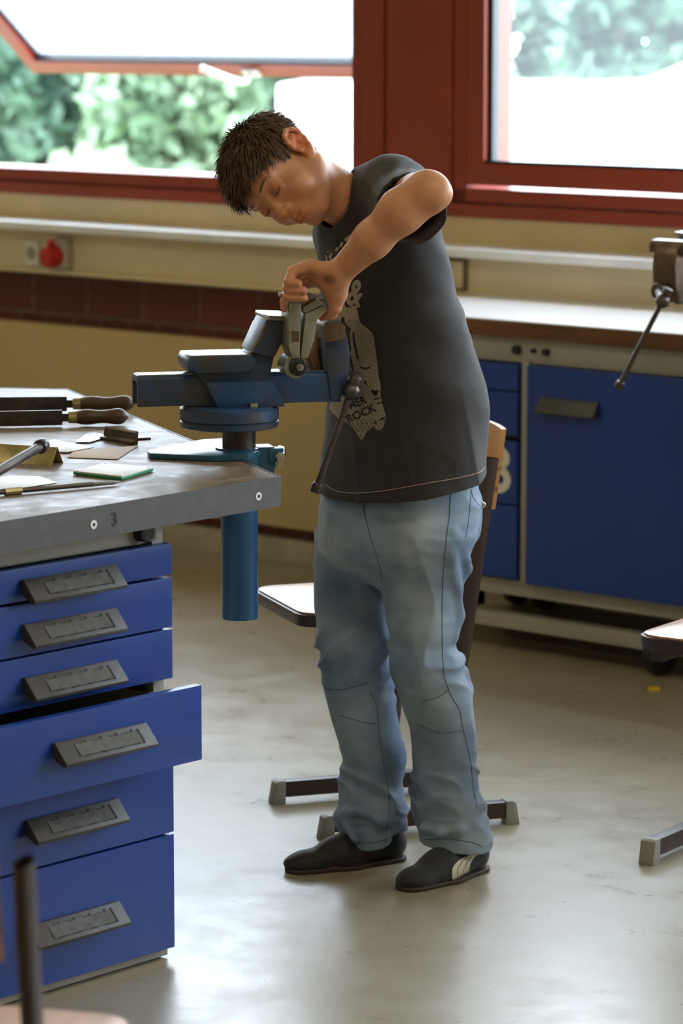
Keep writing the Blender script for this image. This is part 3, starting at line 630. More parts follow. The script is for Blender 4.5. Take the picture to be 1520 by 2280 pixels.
# ------------------------------------------------------------------ chairs
def make_chair(label, loc, az):
    t = thing('workshop_chair', label, 'chair', loc, 0, None)
    f = azv(az); l = Vector((-f.y, f.x, 0)); t.matrix_basis = Matrix.Translation(loc) @ basis(f, l, (0, 0, 1))
    for s in (1, -1):
        y = s * .16
        rn = MB(); rn.box((-.255, y - .014, .014), (.125, y + .014, .048), bev=.003); rn = rn.obj('runner', M['brown'], t)
        for x, d in ((.125, 1), (-.255, -1)):
            c_ = MB(); c_.prism([(x - d * .004, .0), (x + d * .026, .0), (x + d * .018, .046), (x + d * .01, .05), (x - d * .004, .05)], y - .0165, y + .0165, 'y', bev=.002); c_.obj('end_cap', M['cap'], rn)
        p = MB(); p.tube([(-.105, y, .04), (-.125, y + s * .004, .2), (-.164, y + s * .01, .46), (-.208, y + s * .015, .765)], .0212, 20, flat=.5, up=f.xyz * 0 + Vector((1, 0, 0)), caps=False); 
        p.tube([(-.2075, y + s * .015, .76), (-.164, y + s * .01, .46), (-.105, y, .04)], .018, 20, flat=.4, up=Vector((1, 0, 0)), caps=False)
        p.obj('post', M['brown'], t)
        a = MB(); a.box((-.165, y - .012, .40), (.12, y + .012, .435), bev=.003); a.obj('seat_arm', M['brown'], t)
    MB().cyl((-.15, -.16, .415), (-.15, .16, .415), .012, n=16).obj('cross_tube', M['brown'], t)
    def rr(x0, x1, y0, y1, r):
        out = []
        for cx, cy, a0 in ((x1 - r, y1 - r, 0), (x0 + r, y1 - r, 90), (x0 + r, y0 + r, 180), (x1 - r, y0 + r, 270)):
            for k in range(6): a = R(a0 + k * 18); out.append((cx + r * math.cos(a), cy + r * math.sin(a)))
        return out
    s_ = MB(); s_.prism(rr(-.19, .19, -.178, .178, .05), .437, .462, 'z', bev=.004); s_ = s_.obj('seat', M['seatedge'], t)
    MB().prism(rr(-.184, .184, -.172, .172, .047), .461, .466, 'z', bev=.002).obj('seat_top', M['seatwood'], s_)
    b = MB()                             # curved plywood back, with a slot
    n = 16; ys = [-.155 + .31 * i / n for i in range(n + 1)]
    def xb(y, z): return -.220 - (z - .66) * .14 - .032 * (1 - (y / .19) ** 2)
    for z0, z1 in ((.655, .70), (.735, .818)):
        rows = []
        for y in ys:
            rows.append([b.bm.verts.new(v) for v in ((xb(y, z0), y, z0), (xb(y, z0) + .011, y, z0), (xb(y, z1) + .011, y, z1), (xb(y, z1), y, z1))])
        for p_, q_ in zip(rows, rows[1:]):
            for k in range(4): b.bm.faces.new((p_[k], p_[(k + 1) % 4], q_[(k + 1) % 4], q_[k]))
        b.bm.faces.new(rows[0][::-1]); b.bm.faces.new(rows[-1])
    for y0, y1 in ((-.155, -.10), (.10, .155)):
        rows = []
        for y in [y0 + (y1 - y0) * i / 4 for i in range(5)]:
            rows.append([b.bm.verts.new(v) for v in ((xb(y, .69), y, .69), (xb(y, .69) + .011, y, .69), (xb(y, .74) + .011, y, .74), (xb(y, .74), y, .74))])
        for p_, q_ in zip(rows, rows[1:]):
            for k in range(4): b.bm.faces.new((p_[k], p_[(k + 1) % 4], q_[(k + 1) % 4], q_[k]))
        b.bm.faces.new(rows[0][::-1]); b.bm.faces.new(rows[-1])
    b.obj('backrest', M['wood'], t)
    return t
M['seatedge'] = mat('dark_seat_edge', (56, 40, 38), .4)
def chair_at(tip, az, label, lr=1):
    """tip = floor point under the front end of the left (lr=1) or right (lr=-1) runner"""
    f = azv(az); l = Vector((-f.y, f.x, 0)); return make_chair(label, Vector(tip) - f * .145 - l * (.16 * lr), az)
chair_at(Zp(715, 1868), R(180 + 71), 'brown tubular workshop chair with wooden seat standing behind the boy')
chair_at(Zp(1440, 1925), R(180 + 34), 'brown workshop chair cut off by the right edge of the photo', -1)
# foreground chair, facing away from the camera
f = azv(R(15)); l = Vector((-f.y, f.x, 0)); pc = Vector(Zp(285, 2278, .466))
make_chair('wood and brown-tube chair in the near left corner of the photo', Vector((pc.x, pc.y, 0)) - f * .12 + l * .180, R(15)).scale = (1, 1, .975)

# ------------------------------------------------------------------ signed-distance modelling (numpy) for the figure
class Field:
    def __init__(self, lo, hi, h):
        self.h = h; self.lo = np.array(lo, float); n = np.ceil((np.array(hi) - self.lo) / h).astype(int) + 1
        self.ax = [(self.lo[i] + h * np.arange(n[i])).astype(np.float32) for i in range(3)]
        self.F = np.full(n, 1.0, np.float32)
    def sub(self, lo, hi):
        s = []
        for i in range(3):
            a = int(np.searchsorted(self.ax[i], lo[i])); b = int(np.searchsorted(self.ax[i], hi[i])); s.append(slice(a, max(a, b)))
        s = tuple(s); return s, self.ax[0][s[0]][:, None, None], self.ax[1][s[1]][None, :, None], self.ax[2][s[2]][None, None, :]
    def add(self, fn, lo, hi, k=.01, cut=False):
        pad = max(k, .004) + 3 * self.h
        s, x, y, z = self.sub(np.array(lo) - pad, np.array(hi) + pad)
        if self.F[s].size == 0: return
        d = fn(x, y, z).astype(np.float32); A = self.F[s]
        if cut:
            d = -d; h = np.maximum(k - np.abs(A - d), 0) / k; self.F[s] = np.maximum(A, d) + h * h * k * .25
        else:
            h = np.maximum(k - np.abs(A - d), 0) / k; self.F[s] = np.minimum(A, d) - h * h * k * .25
    def cone(self, p, q, r1, r2, k=.01, cut=False, flat=None, fs=1.):
        """tapered capsule; flat=direction in which it is squeezed by 1/fs"""
        p = np.array(p, float); q = np.array(q, float); v = q - p; L2 = max(v @ v, 1e-9); R_ = max(r1, r2)
        fl = None if flat is None else np.array(flat, float) / np.linalg.norm(flat)
        def fn(x, y, z):
            X, Y, Z_ = x - p[0], y - p[1], z - p[2]
            t = np.clip((X * v[0] + Y * v[1] + Z_ * v[2]) / L2, 0, 1)
            X = X - t * v[0]; Y = Y - t * v[1]; Z_ = Z_ - t * v[2]
            d2 = X * X + Y * Y + Z_ * Z_
            if fl is not None:
                c = X * fl[0] + Y * fl[1] + Z_ * fl[2]; d2 = d2 + c * c * (fs * fs - 1)
            return np.sqrt(d2) - (r1 + t * (r2 - r1))
        self.add(fn, np.minimum(p, q) - R_, np.maximum(p, q) + R_, k, cut)
    def ell(self, c, rad, B=None, k=.01, cut=False):
        """ellipsoid; B rows = axes"""
        c = np.array(c, float); rad = np.array(rad, float); B = np.eye(3) if B is None else np.array(B)
        def fn(x, y, z):
            X, Y, Z_ = x - c[0], y - c[1], z - c[2]; k0 = 0; k1 = 0
            for i in range(3):
                u = X * B[i][0] + Y * B[i][1] + Z_ * B[i][2]; k0 = k0 + (u / rad[i]) ** 2; k1 = k1 + (u / rad[i] ** 2) ** 2
            k0 = np.sqrt(k0); return k0 * (k0 - 1) / np.maximum(np.sqrt(k1), 1e-6)
        R_ = rad.max(); self.add(fn, c - R_, c + R_, k, cut)
    def loft(self, secs, ang, k=.01, fold=None, cut=False, p_=2.):
        """stack of elliptic sections (z, cx, cy, a, b); a along azimuth direction ang+90, b along ang (facing)"""
        secs = np.array(sorted(secs), float); zz = secs[:, 0]
        f = np.array([math.sin(ang), math.cos(ang)]); l = np.array([-f[1], f[0]])
        def fn(x, y, z):
            zc = np.clip(z, zz[0], zz[-1]); cx, cy, a, b = [np.interp(zc.ravel(), zz, secs[:, i]).reshape(zc.shape) for i in (1, 2, 3, 4)]
            X = x - cx; Y = y - cy; u = (X * l[0] + Y * l[1]) / a; v = (X * f[0] + Y * f[1]) / b
            r = np.sqrt(u * u + v * v); d = (r - 1) * np.minimum(a, b) * (1 / np.maximum(np.sqrt((u * u / a ** 2 + v * v / b ** 2)) * np.minimum(a, b) / np.maximum(r, 1e-4), 1e-3)) if True else 0
            if fold is not None: d = d + fold(x, y, z, np.arctan2(u, v))
            dz = np.maximum(zz[0] - z, z - zz[-1]); return np.maximum(d, dz)
        R_ = max(secs[:, 3].max(), secs[:, 4].max()) + .01
        self.add(fn, (secs[:, 1].min() - R_, secs[:, 2].min() - R_, zz[0]), (secs[:, 1].max() + R_, secs[:, 2].max() + R_, zz[-1]), k, cut)
    def mesh(self, smooth=1):
        F = self.F; n = F.shape; inside = F < 0
        cc = np.zeros((n[0] - 1, n[1] - 1, n[2] - 1), np.int8)
        for i in (0, 1):
            for j in (0, 1):
                for k in (0, 1): cc += inside[i:n[0] - 1 + i, j:n[1] - 1 + j, k:n[2] - 1 + k]
        act = (cc > 0) & (cc < 8); idx = -np.ones(act.shape, np.int64); I = np.argwhere(act); idx[act] = np.arange(len(I))
        acc = np.zeros((len(I), 3)); cnt = np.zeros(len(I))
        for ax in range(3):
            o1, o2 = [a for a in range(3) if a != ax]
            for a in (0, 1):
                for b in (0, 1):
                    c0 = I.copy(); c0[:, o1] += a; c0[:, o2] += b; c1 = c0.copy(); c1[:, ax] += 1
                    f0 = F[tuple(c0.T)]; f1 = F[tuple(c1.T)]; m = (f0 < 0) != (f1 < 0)
                    t = np.where(m, f0 / np.where(f0 == f1, 1, f0 - f1), 0); P = c0.astype(float); P[:, ax] += t
                    acc[m] += P[m]; cnt[m] += 1
        V = acc / cnt[:, None]
        faces = []
        for ax in range(3):
            o1, o2 = [(1, 2), (2, 0), (0, 1)][ax]
            s0 = [slice(None)] * 3; s1 = [slice(None)] * 3; s0[ax] = slice(0, n[ax] - 1); s1[ax] = slice(1, n[ax])
            ch = inside[tuple(s0)] != inside[tuple(s1)]; E_ = np.argwhere(ch)
            ok = (E_[:, o1] > 0) & (E_[:, o2] > 0) & (E_[:, o1] < n[o1] - 1) & (E_[:, o2] < n[o2] - 1); E_ = E_[ok]
            flip = inside[tuple(E_.T)]
            q = []
            for a, b in ((1, 1), (0, 1), (0, 0), (1, 0)):
                c = E_.copy(); c[:, o1] -= a; c[:, o2] -= b; q.append(idx[tuple(c.T)])
            q = np.stack(q, 1); q[~flip] = q[~flip][:, ::-1]; faces.append(q)
        Fc = np.concatenate(faces)
        V0 = V
        if smooth:
            e = np.concatenate([Fc[:, [0, 1]], Fc[:, [1, 2]], Fc[:, [2, 3]], Fc[:, [3, 0]]])
            for it in range(smooth):
                S_ = np.zeros_like(V); c_ = np.zeros(len(V))
                for i in range(3): S_[:, i] = np.bincount(e[:, 0], V[e[:, 1], i], len(V)) + np.bincount(e[:, 1], V[e[:, 0], i], len(V))
                c_ = np.bincount(e[:, 0], minlength=len(V)) + np.bincount(e[:, 1], minlength=len(V))
                V = V * .45 + .55 * S_ / np.maximum(c_, 1)[:, None]
        return V * self.h + self.lo, Fc
def npmesh(name, V, Fc, m, parent=None, smooth=True):
    me = bpy.data.meshes.new(name); me.vertices.add(len(V)); me.vertices.foreach_set('co', V.astype(np.float32).ravel())
    k = Fc.shape[1]; me.loops.add(len(Fc) * k); me.loops.foreach_set('vertex_index', Fc.astype(np.int32).ravel())
    me.polygons.add(len(Fc)); me.polygons.foreach_set('loop_start', np.arange(0, len(Fc) * k, k, dtype=np.int32)); me.polygons.foreach_set('loop_total', np.full(len(Fc), k, np.int32))
    me.update(calc_edges=True); me.validate(); return link(name, me, m, parent, smooth, 0)
def cmap(name, o, cols):
    a = o.data.color_attributes.new('tint', 'FLOAT_COLOR', 'POINT'); a.data.foreach_set('color', np.concatenate([cols, np.ones((len(cols), 1))], 1).astype(np.float32).ravel())

boy = thing('person', 'boy in a grey printed T-shirt and light blue jeans, bending over the vise', 'person', (.12, 6.25, 0))
bo_inv = Matrix.Translation(-boy.location)
def under(o):                            # world-built mesh becomes a child of the boy
    o.data.transform(bo_inv); o.parent = boy; return o
AT = R(-117); Ft = np.array([math.sin(AT), math.cos(AT), 0]); Lt = np.array([-Ft[1], Ft[0], 0]); UZ = np.array([0, 0, 1.])
def img(ix, iy, iz): v = ix * RT + iy * UP - iz * FW; return v / np.linalg.norm(v)
# head frame from the photo: left ear, crown, face directions
hL = img(.32, .60, .735); hU = img(-.918, .389, .08); hU = hU - hL * (hU @ hL); hU /= np.linalg.norm(hU); hF = np.cross(hL, hU); HB = np.array([hL, hF, hU])
HS = .97
EYE = W(598, 448, 6.10); HO = EYE - hF * .083 * HS
def hp(x, y, z): return HO + (hL * x + hF * y + hU * z) * HS
def wr(*a): return W(*a)
# joints
NECK = W(792, 462, 6.23)
SHL = W(888, 436, 6.13); ELB = W(950, 428, 5.885); WRI = W(757, 606, 5.95)
SHR = W(762, 520, 6.36); ELR = W(850, 780, 6.40); WRR = W(744, 802, 6.235)

# ------------------------------------------------------------------ skin: head and neck
H = Field(np.min([hp(0, 0, 0) - .165, NECK - .08], 0), np.max([hp(0, 0, 0) + .165, NECK + .09], 0), .0017)
def he(c, r, k=.012, cut=False, B=HB): H.ell(hp(*c), np.array(r) * HS, B, k, cut)
def hc(p, q, r1, r2, k=.01, cut=False, **kw): H.cone(hp(*p), hp(*q), r1 * HS, r2 * HS, k, cut, **kw)
he((0, -.014, .034), (.073, .092, .074))
he((0, .022, -.02), (.060, .064, .080), .02)
he((0, .045, .035), (.056, .042, .042), .02)
he((0, .046, -.086), (.026, .028, .022), .022)
for s in (1, -1):
    hc((s * .054, -.004, -.055), (s * .018, .052, -.092), .017, .016, .02)
    he((s * .036, .052, -.040), (.026, .026, .028), .018)
    hc((s * .014, .083, .018), (s * .044, .066, .018), .0065, .006, .014)
    he((s * .031, .092, .002), (.016, .013, .011), .012, cut=True)
    he((s * .031, .0705, -.001), (.0165, .0135, .0125), .004)
    hc((s * .018, .0815, -.0045), (s * .046, .0765, -.006), .0022, .0018, .004)          # lower edge of the upper lid
    hc((s * .020, .079, -.014), (s * .042, .075, -.013), .003, .003, .006)                # lower lid
hc((0, .079, .004), (0, .097, -.030), .0065, .0085, .012)
he((0, .0985, -.034), (.0095, .011, .009), .008)
for s in (1, -1):
    he((s * .0115, .090, -.037), (.0066, .0085, .0068), .006); 
    he((s * .0062, .0955, -.0435), (.0030, .0042, .003), .003, cut=True)
he((0, .078, -.062), (.026, .016, .020), .014)
hc((-.019, .082, -.0635), (0, .0925, -.0600), .0030, .0046, .004); hc((.019, .082, -.0635), (0, .0925, -.0600), .0030, .0046, .004)
hc((-.016, .083, -.0705), (.016, .083, -.0705), .0045, .0045, .004); hc((-.006, .0895, -.0705), (.006, .0895, -.0705), .0048, .0048, .005)
hc((-.023, .082, -.0655), (0, .0965, -.0653), .0009, .0012, .003, cut=True); hc((.023, .082, -.0655), (0, .0965, -.0653), .0009, .0012, .003, cut=True)
he((0, .093, -.0785), (.014, .006, .0045), .006, cut=True)
# ears
for s in (1, -1):
    def e_(x, y, z): return (s * (.073 + x), -.012 + y, -.008 + z)
    H.ell(hp(*e_(.003, 0, 0)), np.array((.0035, .015, .026)) * HS, HB, .006)
    rim = [(.004, .014, .004), (.009, .013, .018), (.013, .004, .030), (.016, -.009, .031), (.018, -.018, .022), (.017, -.020, .008), (.013, -.015, -.008), (.009, -.008, -.020), (.005, .002, -.028), (.003, .008, -.024)]
    for i in range(len(rim) - 1): hc(e_(*rim[i]), e_(*rim[i + 1]), .0042, .0042 if i < 7 else .0055, .004)
    H.ell(hp(*e_(.009, -.003, .012)), np.array((.0045, .015, .017)) * HS, HB, .004); H.ell(hp(*e_(.006, .004, .016)), np.array((.006, .010, .012)) * HS, HB, .004)
    an = [(.008, .006, .014), (.012, -.006, .016), (.012, -.011, .004), (.008, -.006, -.010)]
    for i in range(3): hc(e_(*an[i]), e_(*an[i + 1]), .003, .003, .004)
    H.ell(hp(*e_(.010, .002, -.002)), np.array((.004, .0055, .009)) * HS, HB, .004, cut=True)
    hc(e_(.004, .013, -.004), e_(.006, .012, -.010), .004, .004, .004)
# neck
nb_ = hp(0, -.026, -.035)
H.cone(nb_, NECK, .050, .053, .03, flat=Lt, fs=.93)
H.cone(hp(.050, -.02, -.04), NECK - Ft * -.055 + Lt * .012, .012, .010, .03)
V, Fc = H.mesh(2)
partsV = [V]; partsF = [Fc]
# ------------------------------------------------------------------ skin: left arm and hand
PX = lambda a: W(a[0], a[1], a[2])
A = Field(np.minimum(np.minimum(WRI, ELB), SHL) - (.14, .07, .13), np.maximum(np.maximum(WRI, ELB), SHL) + (.06, .06, .07), .0017)
A.cone(SHL, ELB + (SHL - ELB) * .1, .046, .035, .02); A.ell(ELB + np.array([.004, -.004, .0]), (.036, .035, .035), None, .02)
f1 = W(893, 470, 5.89); f2 = W(828, 534, 5.91)
A.cone(ELB, f1, .036, .0385, .02); A.cone(f1, f2, .0385, .0315, .02); A.cone(f2, WRI, .033, .0235, .02, flat=img(.2, -.1, 1), fs=1.08)
A.cone(W(975, 426, 5.872), W(985, 432, 5.88), .018, .012, .02)
dY = .0
mcp = [(690, 592, 5.950), (688, 602, 5.972), (687, 614, 5.992), (686, 628, 6.008)]
# palm: from wrist to each knuckle
for i, m_ in enumerate(mcp):
    b = WRI * (1 - .12) + PX(m_) * .12 + np.array([0, .006 * (i - 1.5), -.003 * i]); A.cone(b, PX(m_), .0165 if i < 3 else .014, .0115, .012)
A.cone(W(742, 625, 5.955), W(715, 622, 5.97), .019, .014, .014)
# wrist smudge side / heel of the hand and thumb
A.cone(W(752, 612, 5.955), W(752, 652, 5.965), .021, .0165, .016)
A.cone(W(730, 628, 5.965), W(744, 660, 5.972), .016, .014, .014)
A.cone(W(752, 652, 5.965), W(746, 684, 5.972), .0155, .0115, .010); A.cone(W(746, 684, 5.972), W(739, 699, 5.985), .0112, .0098, .006); A.cone(W(739, 699, 5.985), W(716, 706, 6.000), .0095, .0072, .005)
fing = [[mcp[0], (652, 604, 5.945), (643, 628, 5.934), (663, 631, 5.930)],
        [mcp[1], (645, 622, 5.960), (640, 643, 5.940), (676, 647, 5.931)],
        [mcp[2], (640, 640, 5.978), (640, 660, 5.945), (677, 664, 5.935)],
        [mcp[3], (640, 655, 6.000), (632, 672, 5.978), (632, 688, 5.972)]]
rads = [(.0112, .0098, .0090, .0080), (.0112, .0098, .0088, .0076), (.0105, .0094, .0084, .0074), (.0096, .0084, .0076, .0064)]
for fg, rr_ in zip(fing, rads):
    for i in range(3): A.cone(PX(fg[i]), PX(fg[i + 1]), rr_[i], rr_[i + 1], .003)
V, Fc = A.mesh(1); partsV.append(V); partsF.append(Fc)
# right hand behind the clamp
Bf = Field(np.array(W(700, 800, 6.2)) - (.08, .14, .09), np.array(W(700, 800, 6.2)) + (.12, .1, .08), .002)
rm = [(716, 776, 6.125), (718, 788, 6.140), (720, 800, 6.155), (722, 812, 6.170)]
for i, m_ in enumerate(rm): Bf.cone(W(741, 800, 6.19) + np.array([0, .004 * (i - 1.5), 0]), PX(m_), .0135, .0115, .012)
for i, fg in enumerate([[rm[0], (703, 762, 6.10), (699, 785, 6.09), (706, 815, 6.095)], [rm[1], (700, 775, 6.12), (688, 795, 6.115), (692, 818, 6.12)], [rm[2], (703, 790, 6.14), (690, 808, 6.14), (694, 828, 6.14)], [rm[3], (708, 806, 6.16), (698, 822, 6.16), (702, 838, 6.16)]]):
    for j in range(3): Bf.cone(PX(fg[j]), PX(fg[j + 1]), (.0105, .0095, .0088)[j], (.0095, .0088, .0075)[j], .003)
Bf.cone(W(740, 788, 6.18), W(734, 768, 6.14), .013, .011, .01); Bf.cone(W(734, 768, 6.14), W(722, 752, 6.11), .0105, .0085, .006)
Bf.cone(W(741, 800, 6.19), WRR + (ELR - WRR) * .35, .0165, .024, .012, flat=(0, 0, 1), fs=.95)
V, Fc = Bf.mesh(1); partsV.append(V); partsF.append(Fc)
# torso core, right arm and legs under the clothes (coarse)
T = Field((-.12, 5.95, .04), (.42, 6.62, 1.36), .006)
def row(y, xl, xr, Yc, ratio=1.3, grow=0.):
    P = W((xl + xr) / 2, y, Yc); hx = (xr - xl) / 2 * Yc / F_PX + grow
    s = math.hypot(ratio * Lt[0], Ft[0]); b = hx / s; return (P[2], P[0], P[1], b * ratio, b)
shirt_rows = [(1125, 706, 1086, 6.285), (1090, 708, 1084, 6.285), (1000, 716, 1084, 6.285), (940, 724, 1084, 6.285), (900, 728, 1083, 6.285), (850, 730, 1077, 6.28), (800, 730, 1064, 6.28), (750, 726, 1047, 6.28), (700, 720, 1032, 6.275), (650, 715, 1014, 6.27), (600, 711, 1003, 6.26), (560, 711, 996, 6.25), (520, 714, 984, 6.245), (480, 728, 972, 6.24), (450, 748, 955, 6.235), (425, 775, 940, 6.23)]
T.loft([row(y, a, b, Y, 1.3, -.022) for y, a, b, Y in shirt_rows if 500 < y < 1000], AT, .02)
T.ell(W(850, 500, 6.24), (.09, .08, .07), None, .03); T.cone(SHR, ELR, .04, .035, .02); T.cone(ELR, WRR, .034, .026, .02)
T.cone(W(890, 1010, 6.30), W(890, 1120, 6.30), .095, .09, .02)
T.cone(W(925, 1150, 6.24), W(960, 1500, 6.22), .055, .045, .02); T.cone(W(960, 1500, 6.22), W(1015, 1890, 6.20), .048, .036, .02)
T.cone(W(800, 1150, 6.36), W(800, 1500, 6.32), .052, .045, .02); T.cone(W(800, 1500, 6.32), W(842, 1890, 6.285), .046, .036, .02)
V, Fc = T.mesh(1); partsV.append(V); partsF.append(Fc)
off = 0; FF = []
for v, f_ in zip(partsV, partsF): FF.append(f_ + off); off += len(v)
BV = np.concatenate(partsV); BF = np.concatenate(FF)
def skin_mat():
    m = mat('skin', (200, 142, 104), .48, var=.03, scale=40, spec=.4, sss=.18, bump=.06, bscale=500); N = m.node_tree.nodes; L = m.node_tree.links; b = N['Principled BSDF']
    at = N.new('ShaderNodeAttribute'); at.attribute_name = 'tint'; mx = N.new('ShaderNodeMix'); mx.data_type = 'RGBA'; mx.blend_type = 'MULTIPLY'; mx.inputs[0].default_value = 1
    rp = [n for n in N if n.bl_idname == 'ShaderNodeValToRGB'][0]; L.new(rp.outputs[0], mx.inputs[6]); L.new(at.outputs['Color'], mx.inputs[7]); L.new(mx.outputs[2], b.inputs['Base Color']); return m
M['skin'] = skin_mat()
body = npmesh('body', BV, BF, M['skin'])
q = (BV - HO) @ HB.T / HS; col = np.ones((len(BV), 3))
def blob(c, r, rgb, mir=True, pts_=None):
    P_ = q if pts_ is None else pts_
    for s in ((1, -1) if mir else (1,)):
        d = np.linalg.norm((P_ - np.array((c[0] * s, c[1], c[2]))) / np.array(r), axis=1); w_ = np.clip(1.3 - d, 0, 1)[:, None]; w_ = w_ * w_ * (3 - 2 * w_)
        col[:] = col * (1 - w_) + np.array(rgb) * col * w_
blob((.036, .068, -.036), (.022, .03, .020), (1.02, .80, .76)); blob((0, .10, -.036), (.014, .02, .012), (1.02, .84, .80), False)
blob((.010, .09, -.0615), (.014, .02, .0035), (.92, .52, .50)); blob((.007, .09, -.071), (.012, .02, .004), (.96, .56, .54))
blob((.085, -.015, -.008), (.02, .03, .036), (1.06, .70, .60)); blob((.031, .082, -.003), (.020, .02, .009), (.88, .74, .70))  # ear redness paints in backlight shining through the skin
sm = np.array(W(732, 622, 5.93)); blob(tuple(sm), (.014, .03, .012), (.48, .46, .46), False, BV)
for fg in fing[:3]: blob(tuple(PX(fg[3])), (.009, .009, .007), (1.05, .78, .76), False, BV)
blob(tuple(PX((720, 706, 5.99))), (.016, .02, .012), (1.05, .72, .68), False, BV)
cmap('tint', body, col); under(body)
# nails on the visible finger tips
for fg in fing[1:3]:
    tp = Vector(PX(fg[3])) - boy.location + Vector((-.001, -.0062, .001)); nl = MB().sphere(tp, .0042, 12, (1.1, .35, .85)); o = nl.obj('fingernail', mat('nail', (214, 150, 140), .3), boy)
# lashes and brows
M['hair'] = mat('brown_hair', (74, 53, 37), .45, rgb2=(114, 87, 63), scale=70, spec=.5)
for s in (1, -1):
    n = 9; b = MB()
    pts_ = [hp(s * (.0165 + .031 * i / (n - 1)), .0835 - .008 * (i / (n - 1)) ** 2 + (.0008 if 0 < i < n - 1 else 0), -.0062 - .0028 * math.sin(math.pi * i / (n - 1))) for i in range(n)]
    b.tube([Vector(p) - boy.location for p in pts_], [.0004, .0009, .0013, .0015, .0016, .0016, .0014, .0010, .0005], 8); b.obj('eyelashes', M['hair'], boy)
    b = MB(); pts_ = [hp(s * (.013 + .036 * i / (n - 1)), .0905 - .017 * (i / (n - 1)) ** 1.7, .0195 + .005 * math.sin(math.pi * i / (n - 1) * .8)) for i in range(n)]
    b.tube([Vector(p) - boy.location for p in pts_], [.0009, .0019, .0023, .0024, .0023, .0020, .0017, .0012, .0005], 8, flat=.6, up=Vector(hU)); b.obj('eyebrow', M['hair'], boy)

# ------------------------------------------------------------------ hair
Hh = Field(hp(0, 0, 0) - .15, hp(0, 0, 0) + .15, .0022)
Hh.ell(hp(0, -.014, .036), np.array((.0785, .098, .079)) * HS, HB, .01); Hh.ell(hp(0, .045, .045), np.array((.060, .046, .044)) * HS, HB, .015)
yz = np.array([(-.12, -.05), (-.06, -.056), (-.035, -.045), (-.026, -.01), (-.014, .022), (.002, .018), (.008, -.012), (.016, -.010), (.022, .010), (.036, .030), (.055, .046), (.075, .058), (.12, .066)])
def hairline(y): return np.interp(y, yz[:, 0], yz[:, 1])
def cutfn(x, y, z):
    X, Y, Z_ = x - HO[0], y - HO[1], z - HO[2]
    hy = (X * hF[0] + Y * hF[1] + Z_ * hF[2]) / HS; hz = (X * hU[0] + Y * hU[1] + Z_ * hU[2]) / HS
    return (hz - hairline(hy.ravel()).reshape(hy.shape) ) * .6       # positive inside hair: cut away where negative
Hh.F = np.maximum(Hh.F, -cutfn(Hh.ax[0][:, None, None], Hh.ax[1][None, :, None], Hh.ax[2][None, None, :]).astype(np.float32))
V, Fc = Hh.mesh(2)
q2 = (V - HO) @ HB.T / HS
V = V + (np.sin(q2[:, 0:1] * 260 + q2[:, 1:2] * 60) + np.sin(q2[:, 1:2] * 210 - q2[:, 0:1] * 90)) * .0006 * ((q2 - [0, 0, .03]) / np.linalg.norm(q2 - [0, 0, .03], axis=1)[:, None]) @ HB
# strands
SV = []; SF = []; nb0 = 0
def strand(p, d, L_, r, nrm, bend):
    """tapered 3-sided lock"""
    global nb0
    n = 5; P_ = [p + d * (L_ * t) + nrm * (bend * L_ * (t * (1 - t) * 2.2) - .25 * L_ * t * t * 0) + hG * (.10 * L_ * t * t) for t in np.linspace(0, 1, n)]
    side = np.cross(d, nrm); side /= np.linalg.norm(side)
    for i, c in enumerate(P_):
        rr2 = r * (1 - (i / (n - 1)) ** 1.6) + .0002
        for a in (0, 2.094, 4.189): SV.append(c + (side * math.cos(a) + nrm * math.sin(a) * .6) * rr2)
    for i in range(n - 1):
        for j in range(3): SF.append((nb0 + i * 3 + j, nb0 + i * 3 + (j + 1) % 3, nb0 + (i + 1) * 3 + (j + 1) % 3, nb0 + (i + 1) * 3 + j))
    nb0 += n * 3
hG = -hU * 0 + np.array([0, 0, -1.])
C0 = np.array([0, -.014, .036]); whorl = np.array([0.01, -.065, .105])
cnt_ = 0
while cnt_ < 6500:
    u = rng.normal(size=3); u /= np.linalg.norm(u)
    p = C0 + u * np.array([.078, .0975, .0785])
    if p[1] > .02: p = p + u * .004
    hl_ = hairline(p[1])
    if p[2] < hl_ + .001: continue
    n_ = u / np.array([.078, .0975, .0785]); n_ /= np.linalg.norm(n_)
    g = p - whorl; g = g - n_ * (g @ n_); gl = np.linalg.norm(g) + 1e-6; g /= gl
    if p[1] > -.02 and p[2] > .05: g = g + np.array([.0, .7, -.1])          # swept forward on top
    if p[1] < .03 and p[2] < .07: g = g + np.array([0, .15, -.9])
    g = g - n_ * (g @ n_); g /= np.linalg.norm(g); g = g + rng.normal(size=3) * .16
    short = np.clip((p[2] + .06) / .12, .22, 1); L_ = rng.uniform(.020, .040) * short
    if p[1] > .045: L_ *= 1.05
    lift = rng.uniform(.02, .42) * short
    d = g + n_ * lift; d /= np.linalg.norm(d)
    strand(hp(*(p - n_ * .002)), d @ HB, L_, rng.uniform(.0010, .0022), n_ @ HB, rng.uniform(.0, .22)); cnt_ += 1
